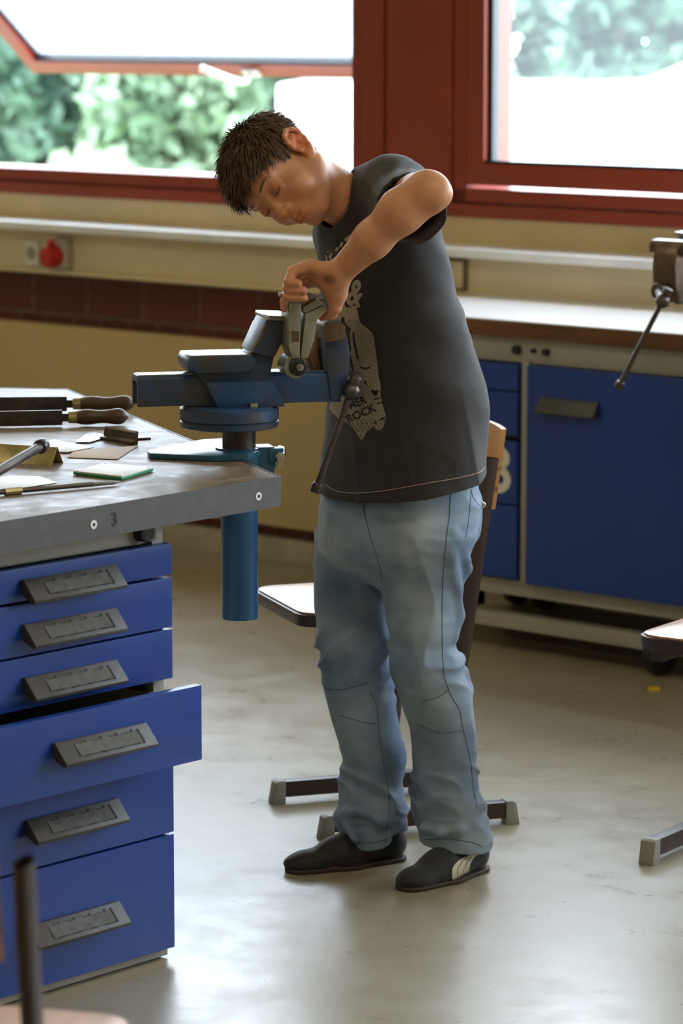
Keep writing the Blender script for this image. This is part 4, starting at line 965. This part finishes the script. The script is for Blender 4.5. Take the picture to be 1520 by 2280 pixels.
# spiky fringe and tufts
for k in range(150):
    x = rng.uniform(-.052, .05); p = np.array([x, .078 - abs(x) * .45, .075 - abs(x) * .15]); n_ = np.array([x * 6, .75, .45]); n_ /= np.linalg.norm(n_)
    d = np.array([rng.normal() * .25, .55 + rng.normal() * .12, -.25 + rng.normal() * .3]); d /= np.linalg.norm(d); strand(hp(*p), d @ HB, rng.uniform(.020, .040), .0020, n_ @ HB, .15)
for k in range(26):
    p = np.array([.044 + rng.normal() * .005, .058, .050]); d = np.array([.1, .25, -1.]) + rng.normal(size=3) * .12; d /= np.linalg.norm(d); n_ = np.array([.7, .7, 0]); strand(hp(*p), d @ HB, rng.uniform(.014, .026), .0016, n_ @ HB, .1)
for k in range(22):
    p = np.array([-.01 + rng.normal() * .01, -.05 + rng.normal() * .008, .112]); d = np.array([-.2, -.5, .8]) + rng.normal(size=3) * .3; d /= np.linalg.norm(d); strand(hp(*p), d @ HB, rng.uniform(.014, .024), .0014, np.array([0, 1., 0]) @ HB, .2)
hv = np.array(SV); hf = np.array(SF) + len(V)
hair = npmesh('hair', np.concatenate([V, hv]), np.concatenate([Fc, hf]), M['hair']); under(hair)

# ------------------------------------------------------------------ T-shirt
_L = np.random.default_rng(3).random((32, 32, 32)).astype(np.float32)
def n3(x, y, z):                       # smooth value noise, -1..1
    x, y, z = np.broadcast_arrays(x, y, z); i = [np.floor(v).astype(int) for v in (x, y, z)]; f = [v - a for v, a in zip((x, y, z), i)]; f = [a * a * (3 - 2 * a) for a in f]; r = 0
    for a in (0, 1):
        for b in (0, 1):
            for c in (0, 1): r = r + _L[(i[0] + a) & 31, (i[1] + b) & 31, (i[2] + c) & 31] * (f[0] if a else 1 - f[0]) * (f[1] if b else 1 - f[1]) * (f[2] if c else 1 - f[2])
    return r * 2 - 1
def ridge(x, y, z): return 1 - 2 * np.abs(n3(x, y, z)) ** .8
def shirt_fold(x, y, z, th):
    # soft drapes: diagonal folds from the armpit, vertical ones low down
    a = np.sin(th * 5 + (z - 1.0) * 26 + .6 * np.sin(z * 31)) * .0028 * np.clip((1.16 - z) / .12, 0, 1)
    b = np.sin((z * 70 + th * 7)) * .0016 * np.clip((z - 1.08) / .1, 0, 1)
    c = np.sin(th * 9 + z * 14 + 1.3) * .0026 * np.clip((.98 - z) / .2, 0, 1)
    # pulls running from the armpit down to the belly, and a few drapes at the back
    p = (x - .12) * 9 + z * 26; q_ = z * 8 - (x - .12) * 14
    e = ridge(p * .55, q_ * .35, y * 5) * -.0036
    g = ridge(x * 30 + z * 6, y * 10, z * 5.) * -.0030 * np.clip((1.0 - z) / .15, 0, 1)
    return a * .5 + b * .5 + c * .5 + e + g
Sx = Field((-.10, 5.9, .69), (.40, 6.56, 1.40), .0028)
Sx.loft([row(*r_) for r_ in shirt_rows], AT, .02, fold=shirt_fold)
Sx.ell(W(862, 462, 6.22), (.085, .085, .075), None, .035)
Sx.ell(SHL + np.array([-.002, .008, .004]), (.064, .066, .060), None, .04)
Sx.cone(SHL + np.array([0, .0, -.008]), W(917, 466, 5.99), .064, .067, .03)
Sx.cone(W(815, 470, 6.23), W(770, 500, 6.26), .062, .050, .04)
Sx.cone(SHR, W(790, 600, 6.37), .058, .055, .04)
Sx.cone(W(800, 440, 6.235), W(868, 412, 6.17), .050, .056, .03)
gx, gy, gz = Sx.ax[0][:, None, None], Sx.ax[1][None, :, None], Sx.ax[2][None, None, :]
# sleeve folds
sd = (W(917, 466, 5.99) - SHL); sd /= np.linalg.norm(sd)
ang_ = np.arctan2(gz - SHL[2], gx - SHL[0]); near = np.clip((SHL[1] + .05 - gy) / .08, 0, 1) * np.clip((gz - 1.2) / .05, 0, 1)
Sx.F = (Sx.F + np.sin(ang_ * 11 + (gy - 6.1) * 30) * .0012 * near).astype(np.float32)
cutS = 0.0068
inner = Sx.F + cutS
F_ = np.maximum(Sx.F, -inner)
# hem plane (tilted), neck hole, sleeve end
h1, h2, h3 = W(712, 1088, 6.20), W(815, 1117, 6.18), W(1082, 1082, 6.30)
hp0 = W(712, 1092, 6.25); hp1 = W(1082, 1074, 6.32)
N_ = np.cross(h2 - h1, h3 - h1); N_ = N_ if N_[2] > 0 else -N_; N_ /= np.linalg.norm(N_)
# mild tilt only: front hem lower than the back
zh = lambda x, y: h2[2] + .006 + ((x - h2[0]) * -Ft[0] + (y - h2[1]) * -Ft[1]) * .16
F_ = np.maximum(F_, zh(gx, gy) - gz)
def capcut(F_, p, q, r, k=.004, flat=None, fs=1.):
    v = q - p; t = np.clip(((gx - p[0]) * v[0] + (gy - p[1]) * v[1] + (gz - p[2]) * v[2]) / (v @ v), 0, 1)
    X, Y_, Z_ = gx - p[0] - t * v[0], gy - p[1] - t * v[1], gz - p[2] - t * v[2]; d2 = X * X + Y_ * Y_ + Z_ * Z_
    if flat is not None: c = X * flat[0] + Y_ * flat[1] + Z_ * flat[2]; d2 = d2 + c * c * (fs * fs - 1)
    return np.maximum(F_, -(np.sqrt(d2) - r))
ndir = (nb_ - NECK); ndir /= np.linalg.norm(ndir)
F_ = capcut(F_, NECK + ndir * .012, NECK + ndir * .2, .061)
se = W(917, 466, 5.99); F_ = np.where((((gx - se[0]) * sd[0] + (gy - se[1]) * sd[1] + (gz - se[2]) * sd[2] + .012) > 0) & (gz > 1.13), np.maximum(F_, ((gx - se[0]) * sd[0] + (gy - se[1]) * sd[1] + (gz - se[2]) * sd[2]) + .0), F_)
Sx.F = F_.astype(np.float32)
V, Fc = Sx.mesh(2)
M['shirt'] = mat('charcoal_cotton', (43, 39, 37), .85, var=.06, scale=30, bump=.25, bscale=700, sheen=.12)
shirt = npmesh('t_shirt', V, Fc, M['shirt'])

# ------------------------------------------------------------------ jeans
def lrow(y, xl, xr, Yc, g=0.):
    P = W((xl + xr) / 2, y, Yc); hx = (xr - xl) / 2 * Yc / F_PX + g; s = math.hypot(1.12 * Lt[0], Ft[0]); b = hx / s; return (P[2], P[0], P[1], b * 1.12, b)
def adj(r_, q): return (r_[0], r_[1], r_[2], r_[3] - q * max(0, r_[0] - 1190) / 700.)
def jf(zk, za, sgn):
    def f(x, y, z, th):
        k = np.exp(-((z - zk) / .07) ** 2); a = np.exp(-((z - za) / .06) ** 2)
        w1 = n3(x * 12, y * 12, z * 9 + sgn) * .8
        r1 = ridge(x * 11 + sgn * 9, y * 11, z * 34 + w1 + x * 14) * a * -.0095
        r2 = ridge(x * 9 + 3, y * 9, z * 26 + sgn * 5 - x * 16 + w1) * k * -.0080
        r3 = ridge(x * 16 + z * 5, y * 8, z * 7 + sgn * 3) * -.0042
        return r1 + r2 + r3 + n3(x * 30, y * 30, z * 24) * .0010
    return f
J = Field((-.08, 6.05, .03), (.34, 6.56, .86), .0028)
def pf(x, y, z, th): return ridge(x * 10, y * 8, z * 30 + x * 8) * -.0026
J.loft([row(y, a, b, Y, 1.18) for y, a, b, Y in ((1030, 735, 1062, 6.30), (1080, 722, 1066, 6.30), (1110, 712, 1072, 6.30), (1150, 706, 1070, 6.30), (1200, 702, 1056, 6.30), (1230, 712, 1040, 6.30), (1260, 745, 1010, 6.30), (1290, 790, 960, 6.30))], AT, .045, fold=pf)
J.loft([lrow(*adj(r_, .05)) for r_ in ((1190, 822, 1050, 6.24), (1240, 842, 1038, 6.24), (1262, 845, 1038, 6.24), (1300, 851, 1024, 6.24), (1350, 858, 1024, 6.24), (1400, 863, 1018, 6.23), (1430, 866, 1018, 6.23), (1465, 868, 1030, 6.22), (1500, 874, 1036, 6.215), (1560, 890, 1047, 6.215), (1620, 912, 1055, 6.225), (1700, 920, 1064, 6.235), (1780, 918, 1080, 6.24), (1830, 926, 1092, 6.245), (1860, 932, 1096, 6.245), (1910, 928, 1090, 6.245))], AT, .03, fold=jf(.42, .16, 0.))
J.loft([lrow(*adj(r_, .075)) for r_ in ((1190, 706, 860, 6.37), (1250, 700, 858, 6.37), (1300, 700, 862, 6.365), (1350, 702, 866, 6.36), (1400, 705, 868, 6.35), (1450, 709, 870, 6.345), (1500, 714, 871, 6.34), (1550, 726, 874, 6.34), (1600, 738, 886, 6.345), (1650, 754, 896, 6.35), (1700, 766, 902, 6.355), (1760, 756, 906, 6.36), (1820, 744, 912, 6.36), (1860, 742, 914, 6.36), (1915, 742, 914, 6.36))], AT, .03, fold=jf(.42, .14, 1.7))
for P_ in ([(1006, 1188, 6.16), (1036, 1250, 6.20), (1040, 1266, 6.22), (1020, 1306, 6.21)], [(1001, 1230, 6.155), (1018, 1310, 6.19), (1022, 1370, 6.2), (1010, 1420, 6.19)], [(1000, 1470, 6.16), (1030, 1496, 6.2), (1044, 1530, 6.2)], [(1010, 1560, 6.16), (1040, 1540, 6.19)],
           [(940, 1842, 6.14), (975, 1852, 6.12), (1020, 1846, 6.12), (1080, 1826, 6.18)], [(760, 1812, 6.24), (800, 1806, 6.21), (850, 1830, 6.21), (895, 1834, 6.26)], [(770, 1838, 6.23), (790, 1870, 6.2)], [(840, 1530, 6.25), (868, 1522, 6.30)], [(835, 1556, 6.25), (872, 1556, 6.3)], [(842, 1500, 6.26), (868, 1490, 6.31)]):
    Q_ = [np.array(W(*p_)) for p_ in P_]
    for a_, b_ in zip(Q_, Q_[1:]): J.cone(a_, b_, .007, .007, .016)
# back pocket bulge
J.ell(W(1058, 1150, 6.33), (.012, .05, .05), None, .02)
gx, gy, gz = J.ax[0][:, None, None], J.ax[1][None, :, None], J.ax[2][None, None, :]
F_ = np.maximum(J.F, -(J.F + .0068))
midx = W(914, 1700, 6.3)[0]
zl = W(1010, 1896, 6.14)[2]; zr = W(815, 1893, 6.22)[2]
leg_l = ((gx - midx) * 1. - (gy - 6.3) * .5) > 0
hemz = np.where(leg_l, zl + ((gx - .21) * -.10), zr + np.abs(gx - .045) * .25 + (gy - 6.22) * .25)
F_ = np.maximum(F_, hemz - gz); J.F = F_.astype(np.float32)
V, Fc = J.mesh(2)
def denim():
    m = mat('washed_denim', (98, 118, 142), .8, rgb2=(156, 168, 176), scale=7, bump=.35, bscale=900, detail=6, sheen=.15); N = m.node_tree.nodes; L = m.node_tree.links; b = N['Principled BSDF']
    at = N.new('ShaderNodeAttribute'); at.attribute_name = 'tint'; mx = N.new('ShaderNodeMix'); mx.data_type = 'RGBA'; mx.blend_type = 'MULTIPLY'; mx.inputs[0].default_value = 1
    rp = [n for n in N if n.bl_idname == 'ShaderNodeValToRGB'][0]; L.new(rp.outputs[0], mx.inputs[6]); L.new(at.outputs['Color'], mx.inputs[7]); L.new(mx.outputs[2], b.inputs['Base Color']); return m
M['denim'] = denim(); jeans = npmesh('jeans', V, Fc, M['denim'])
# worn fading: paler thighs and knee; also darker, bluer between the legs
col = np.ones((len(V), 3)) * np.array([.82, .88, .95])
def tone_patch(P, r, rgb):
    d = np.linalg.norm((V - P) / np.array(r), axis=1); w_ = np.clip(1.4 - d, 0, 1)[:, None]; col[:] = col * (1 - w_) + np.array(rgb) * w_
tone_patch(W(930, 1250, 6.14), (.05, .07, .15), (1.2, 1.17, 1.1)); tone_patch(W(765, 1200, 6.25), (.045, .08, .12), (1.18, 1.15, 1.08)); tone_patch(W(930, 1560, 6.14), (.05, .08, .06), (1.24, 1.2, 1.06))
tone_patch(W(860, 1450, 6.35), (.03, .1, .14), (.66, .76, .9)); tone_patch(W(880, 1680, 6.35), (.04, .1, .1), (.8, .86, .95)); tone_patch(W(990, 1700, 6.16), (.04, .06, .08), (.98, 1., 1.))
# ------------------------------------------------------------------ shoes
shoes = []
def shoe(toe, heel, ank, side):
    """toe, heel: floor points"""
    toe = np.array(toe); heel = np.array(heel); L_ = np.linalg.norm(toe - heel); u = (toe - heel) / L_; v = np.array([-u[1], u[0], 0]) * side     # v towards the outside
    B = np.array([u, v, [0, 0, 1]])
    X = Field(np.minimum(toe, heel) - (.06, .06, .01), np.maximum(toe, heel) + (.06, .06, .14), .002)
    P = lambda a, b, c: heel + u * a * L_ + v * b + np.array([0, 0, c])
    X.ell(P(.13, 0, .034), (.034, .026, .034), B, .01); X.cone(P(.16, 0, .032), P(.55, .004, .026), .028, .033, .02, flat=(0, 0, 1), fs=1.1)
    X.cone(P(.55, .004, .025), P(.80, .002, .018), .035, .031, .02, flat=(0, 0, 1), fs=1.45); X.ell(P(.865, -.002, .017), (.036, .028, .017), B, .02)
    X.cone(P(.14, 0, .045), P(.20, 0, .07), .024, .024, .02); X.cone(P(.30, 0, .055), P(.62, 0, .030), .026, .022, .03)
    gz = X.ax[2][None, None, :]; X.F = np.maximum(X.F, .004 - gz).astype(np.float32)
    X.F = np.maximum(X.F, (gz - .074)).astype(np.float32)
    V, Fc = X.mesh(2); o = npmesh('sneaker', V, Fc, mat('black_suede', (26, 24, 24), .7, var=.1, scale=40, sheen=.2))
    Sf = Field(np.minimum(toe, heel) - (.06, .06, .01), np.maximum(toe, heel) + (.06, .06, .05), .002)
    Sf.cone(P(.13, 0, .006), P(.5, .004, .006), .033, .038, .02, flat=(0, 0, 1), fs=1.); Sf.cone(P(.5, .004, .006), P(.86, 0, .006), .039, .034, .02)
    gz = Sf.ax[2][None, None, :]; Sf.F = np.maximum(np.maximum(Sf.F, .0 - gz), gz - .009).astype(np.float32); V, Fc = Sf.mesh(1)
    s_ = npmesh('sole', V, Fc, mat('brown_gum_sole', (58, 44, 34), .6)); shoes.append((o, s_)); return o
shL = shoe(Zp(893, 1985), Zp(1076, 1932), None, 1); shR = shoe(Zp(634, 1944), Zp(902, 1910), None, 1)

# ------------------------------------------------------------------ decals laid on the cloth: polygons drawn in photo pixels, dropped onto the surface
def bvh_of(*obs):
    vs = []; fs = []; n = 0
    for o in obs:
        c = np.empty(len(o.data.vertices) * 3, np.float32); o.data.vertices.foreach_get('co', c); vs += c.reshape(-1, 3).tolist(); fs += [tuple(i + n for i in p.vertices) for p in o.data.polygons]; n = len(vs)
    return BVHTree.FromPolygons(vs, fs)
def inpoly(X, Y, poly):
    r = np.zeros(X.shape, bool); n = len(poly)
    for i in range(n):
        x0, y0 = poly[i]; x1, y1 = poly[(i + 1) % n]
        if y0 == y1: continue
        c = ((y0 > Y) != (y1 > Y)) & (X < (x1 - x0) * (Y - y0) / (y1 - y0) + x0); r ^= c
    return r
def drape(name, mask, x0, y0, st, bvh, m, off=.0012):
    n1, n0 = mask.shape; hit = {}; Vv = []; Ff = []
    o = Vector(CO)
    def vert(i, j):
        if (i, j) in hit: return hit[(i, j)]
        d = Vector(ray(x0 + j * st, y0 + i * st)).normalized(); r = bvh.ray_cast(o, d)
        if r[0] is None: hit[(i, j)] = None; return None
        nn = r[1] if r[1].dot(d) < 0 else -r[1]
        Vv.append(r[0] + nn * off - d * off * .5); hit[(i, j)] = len(Vv) - 1; return hit[(i, j)]
    for i, j in np.argwhere(mask):
        q_ = [vert(i, j), vert(i + 1, j), vert(i + 1, j + 1), vert(i, j + 1)]
        if None in q_: continue
        a, b = Vv[q_[0]], Vv[q_[2]]
        if (a - b).length > .03: continue
        Ff.append(q_)
    return npmesh(name, np.array([tuple(v) for v in Vv]), np.array(Ff), m)
def grid(x0, y0, x1, y1, st):
    X, Y = np.meshgrid(np.arange(x0, x1, st) + st / 2, np.arange(y0, y1, st) + st / 2); return X, Y
def ribbon(name, pts_, w_, bvh, m, parent_list=None, off=.0012, rad=.0009):
    """thin raised seam following photo points on the surface"""
    P_ = []; o = Vector(CO)
    for (x0, y0), (x1, y1) in zip(pts_, pts_[1:]):
        n = max(2, int(math.hypot(x1 - x0, y1 - y0) / 6))
        for k in range(n):
            t_ = k / n; d = Vector(ray(x0 + (x1 - x0) * t_, y0 + (y1 - y0) * t_)).normalized(); r = bvh.ray_cast(o, d)
            if r[0] is not None: P_.append(r[0] - d * off * .3)
    if len(P_) < 2: return None
    return MB().tube(P_, rad, 6).obj(name, m)
def smoothpts(pts_, n=6):
    out = []; p = [pts_[0]] + list(pts_) + [pts_[-1]]
    for i in range(1, len(p) - 2):
        for k in range(n):
            t_ = k / n; out.append(tuple(.5 * (2 * p[i][j] + (p[i + 1][j] - p[i - 1][j]) * t_ + (2 * p[i - 1][j] - 5 * p[i][j] + 4 * p[i + 1][j] - p[i + 2][j]) * t_ ** 2 + (3 * p[i][j] - p[i - 1][j] - 3 * p[i + 1][j] + p[i + 2][j]) * t_ ** 3) for j in (0, 1)))
    return out + [pts_[-1]]
bs = bvh_of(shirt)
st = 1.15; bx = (690, 500, 875, 1000); X, Y = grid(*bx, st)
A_ = np.zeros(X.shape, bool)
fig = smoothpts([(712, 712), (735, 700), (752, 690), (764, 668), (772, 684), (790, 680), (796, 690), (803, 718), (818, 730), (829, 742), (834, 760), (838, 790), (841, 810), (843, 835), (848, 860), (848, 880), (852, 900), (856, 915), (859, 926), (856, 945), (848, 957), (838, 957), (832, 950), (820, 960), (812, 972), (806, 980), (798, 970), (790, 958), (780, 946), (760, 936), (748, 925), (736, 912), (738, 890), (750, 860), (760, 835), (756, 800), (750, 770), (744, 745), (720, 735)])
A_ |= inpoly(X, Y, fig)
stripe = ((X * .87 + Y * .5) % 4.6) < 3.5
A_ &= stripe | (Y < 712)
for pl_ in ([(762, 704), (768, 708), (769, 720), (782, 731), (780, 745), (781, 765), (783, 775), (780, 790), (785, 805), (789, 835), (786, 832), (781, 805), (775, 790), (776, 775), (770, 755), (762, 740), (751, 737), (751, 732), (758, 728)], [(785, 739), (789, 741), (792, 760), (797, 785), (800, 800), (797, 805), (793, 790), (787, 765)],
            [(801, 815), (813, 819), (827, 816), (826, 820), (812, 823), (802, 819)], [(812, 844), (816, 850), (819, 862), (812, 852)], [(826, 868), (844, 870), (838, 882), (832, 881)], [(833, 888), (848, 883), (848, 886), (834, 891)], [(838, 898), (852, 893), (851, 897), (840, 901)], [(845, 932), (858, 927), (857, 932), (847, 936)], [(834, 938), (840, 939), (840, 945), (834, 944)], [(753, 688), (757, 690), (757, 702), (754, 700)]):
    A_ &= ~inpoly(X, Y, pl_)
def text_mask(body, cx, cy, size, ang, bold, sx=1.):
    me = text_mesh(body, 1., bold); me.calc_loop_triangles(); v = np.array([tuple(a.co) for a in me.vertices]); r = np.zeros(X.shape, bool); ca, sa_ = math.cos(R(ang)), math.sin(R(ang))
    px_ = cx + size * (v[:, 0] * ca * sx - v[:, 1] * sa_); py_ = cy - size * (v[:, 0] * sa_ * sx + v[:, 1] * ca)
    for t_ in me.loop_triangles: r |= inpoly(X, Y, [(px_[i], py_[i]) for i in t_.vertices])
    return r
A_ &= ~text_mask('MER', 796, 897, 25, 20, .03, .85)
A_ &= ~text_mask('ROCK', 804, 921, 25, 24, .035, .98)
A_ |= text_mask('&', 791, 655, 82, -14, .03, .62)
for pl_ in ([(767, 532), (776, 524), (787, 520), (783, 530), (770, 538)], [(757, 546), (761, 537), (765, 540), (763, 548), (757, 552)], [(746, 558), (750, 551), (757, 550), (752, 560)], [(732, 574), (738, 562), (741, 565), (737, 578)], [(725, 568), (728, 568), (731, 580), (727, 582)], [(730, 559), (733, 559), (733, 562), (730, 562)], [(790, 600), (820, 560), (828, 566), (800, 606)]):
    A_ |= inpoly(X, Y, pl_)
nzm = np.sin(X * .9 + np.sin(Y * .7) * 2) * np.sin(Y * 1.1 + X * .3)
edge_ = (Y > 935) & (nzm > .35); A_ &= ~edge_
M['print'] = mat('cream_shirt_print', (168, 156, 138), .85, var=.04)
prn = drape('shirt_print', A_, bx[0], bx[1], st, bs, M['print'])
prn['label'] = 'pale halftone print with figures and lettering'
hem = ribbon('hem_stitching', smoothpts([(724, 1078), (745, 1092), (790, 1098), (860, 1092), (950, 1076), (1020, 1064), (1066, 1052), (1079, 1040)]), 1, bs, mat('pale_stitching', (170, 140, 124), .8))
bj = bvh_of(jeans)
dk = mat('dark_denim_seam', (76, 94, 118), .85)
seams = []
for p_ in ([(1003, 1092), (1000, 1150), (996, 1180), (990, 1240), (985, 1310), (984, 1400), (986, 1470), (990, 1510), (1005, 1550), (1022, 1580), (1030, 1620), (1040, 1660), (1048, 1700), (1053, 1750), (1062, 1800)],
           [(806, 1118), (815, 1160), (826, 1200), (842, 1250), (852, 1300)], [(812, 1118), (812, 1150), (818, 1162)], [(822, 1540), (838, 1570), (842, 1620), (850, 1680), (862, 1740), (866, 1800), (860, 1850), (858, 1878)],
           [(716, 1530), (760, 1536), (820, 1518)], [(755, 1592), (800, 1606), (838, 1612)], [(938, 1562), (975, 1552), (1000, 1534)], [(930, 1612), (980, 1632), (1030, 1626)],
           [(1048, 1088), (1052, 1105), (1064, 1122), (1074, 1128)], [(1048, 1092), (1044, 1150), (1036, 1200)], [(945, 1870), (1000, 1868), (1050, 1876), (1076, 1886)], [(760, 1858), (800, 1876), (850, 1872), (900, 1846)]):
    o = ribbon('seam', smoothpts(p_), 1, bj, dk, rad=.0008)
    if o: seams.append(o)
bt = bj.ray_cast(Vector(CO), Vector(ray(1074, 1124)).normalized())
# tint after the geometry is final
a = jeans.data.color_attributes.new('tint', 'FLOAT_COLOR', 'POINT'); a.data.foreach_set('color', np.concatenate([col, np.ones((len(col), 1))], 1).astype(np.float32).ravel())
# sneaker stripes and details
bL = bvh_of(shL[0] if isinstance(shL, tuple) else shL); bR = bvh_of(shR)
stm = mat('cream_leather_stripe', (206, 196, 168), .55, var=.02)
def pm(name, poly, bvh, m, st_=1.1, holes=()):
    xs = [p[0] for p in poly]; ys = [p[1] for p in poly]; global X, Y
    X_, Y_ = grid(min(xs) - 2, min(ys) - 2, max(xs) + 2, max(ys) + 2, st_); mk = inpoly(X_, Y_, poly)
    for h_ in holes: mk &= ~inpoly(X_, Y_, h_)
    return drape(name, mk, min(xs) - 2, min(ys) - 2, st_, bvh, m, off=.0012)
fs_ = smoothpts([(1006, 1958), (1006, 1935), (1018, 1918), (1040, 1906), (1064, 1900), (1052, 1912), (1044, 1930), (1044, 1952), (1034, 1962), (1014, 1962), (1006, 1958)], 4)
s1 = pm('side_stripe', fs_, bL, stm); s2_ = ribbon('stripe_stitching', [(1018, 1960), (1018, 1936), (1030, 1916), (1048, 1906)], 1, bvh_of(s1), M['ink'], rad=.0006); s3_ = ribbon('stripe_stitching', [(1031, 1961), (1031, 1938), (1040, 1918), (1054, 1906)], 1, bvh_of(s1), M['ink'], rad=.0006)
s4 = pm('toe_patch', smoothpts([(715, 1940), (728, 1932), (750, 1929), (757, 1933), (742, 1941), (715, 1943)], 4), bR, stm)
s5 = ribbon('welt', [(800, 1921), (850, 1917), (890, 1910), (905, 1902), (910, 1890)], 1, bR, mat('tan_welt', (130, 100, 66), .7), rad=.0011)
s6 = ribbon('welt', [(1050, 1948), (1068, 1936), (1080, 1922), (1083, 1910)], 1, bL, mat('tan_welt', (130, 100, 66), .7), rad=.0011)
s7 = ribbon('upper_seam', [(668, 1922), (700, 1908), (730, 1900), (762, 1884)], 1, bR, mat('tan_welt', (84, 66, 50), .7), rad=.0007)
# parenting: things > parts > sub-parts
for o in (shirt, jeans): under(o)
for (o, s_) in shoes: under(o); under(s_); s_.parent = o
for o, pa in [(prn, shirt), (hem, shirt)] + [(s, jeans) for s in seams] + [(s1, shoes[0][0]), (s2_, shoes[0][0]), (s3_, shoes[0][0]), (s6, shoes[0][0]), (s4, shoes[1][0]), (s5, shoes[1][0]), (s7, shoes[1][0])]:
    if o is not None: o.data.transform(bo_inv); o.parent = pa
if bt[0] is not None:
    MB().sphere(bt[0] - boy.location + Vector((0, -.002, 0)), .0065, 14, (1, .5, 1)).obj('pocket_button', M['zinc'], jeans)
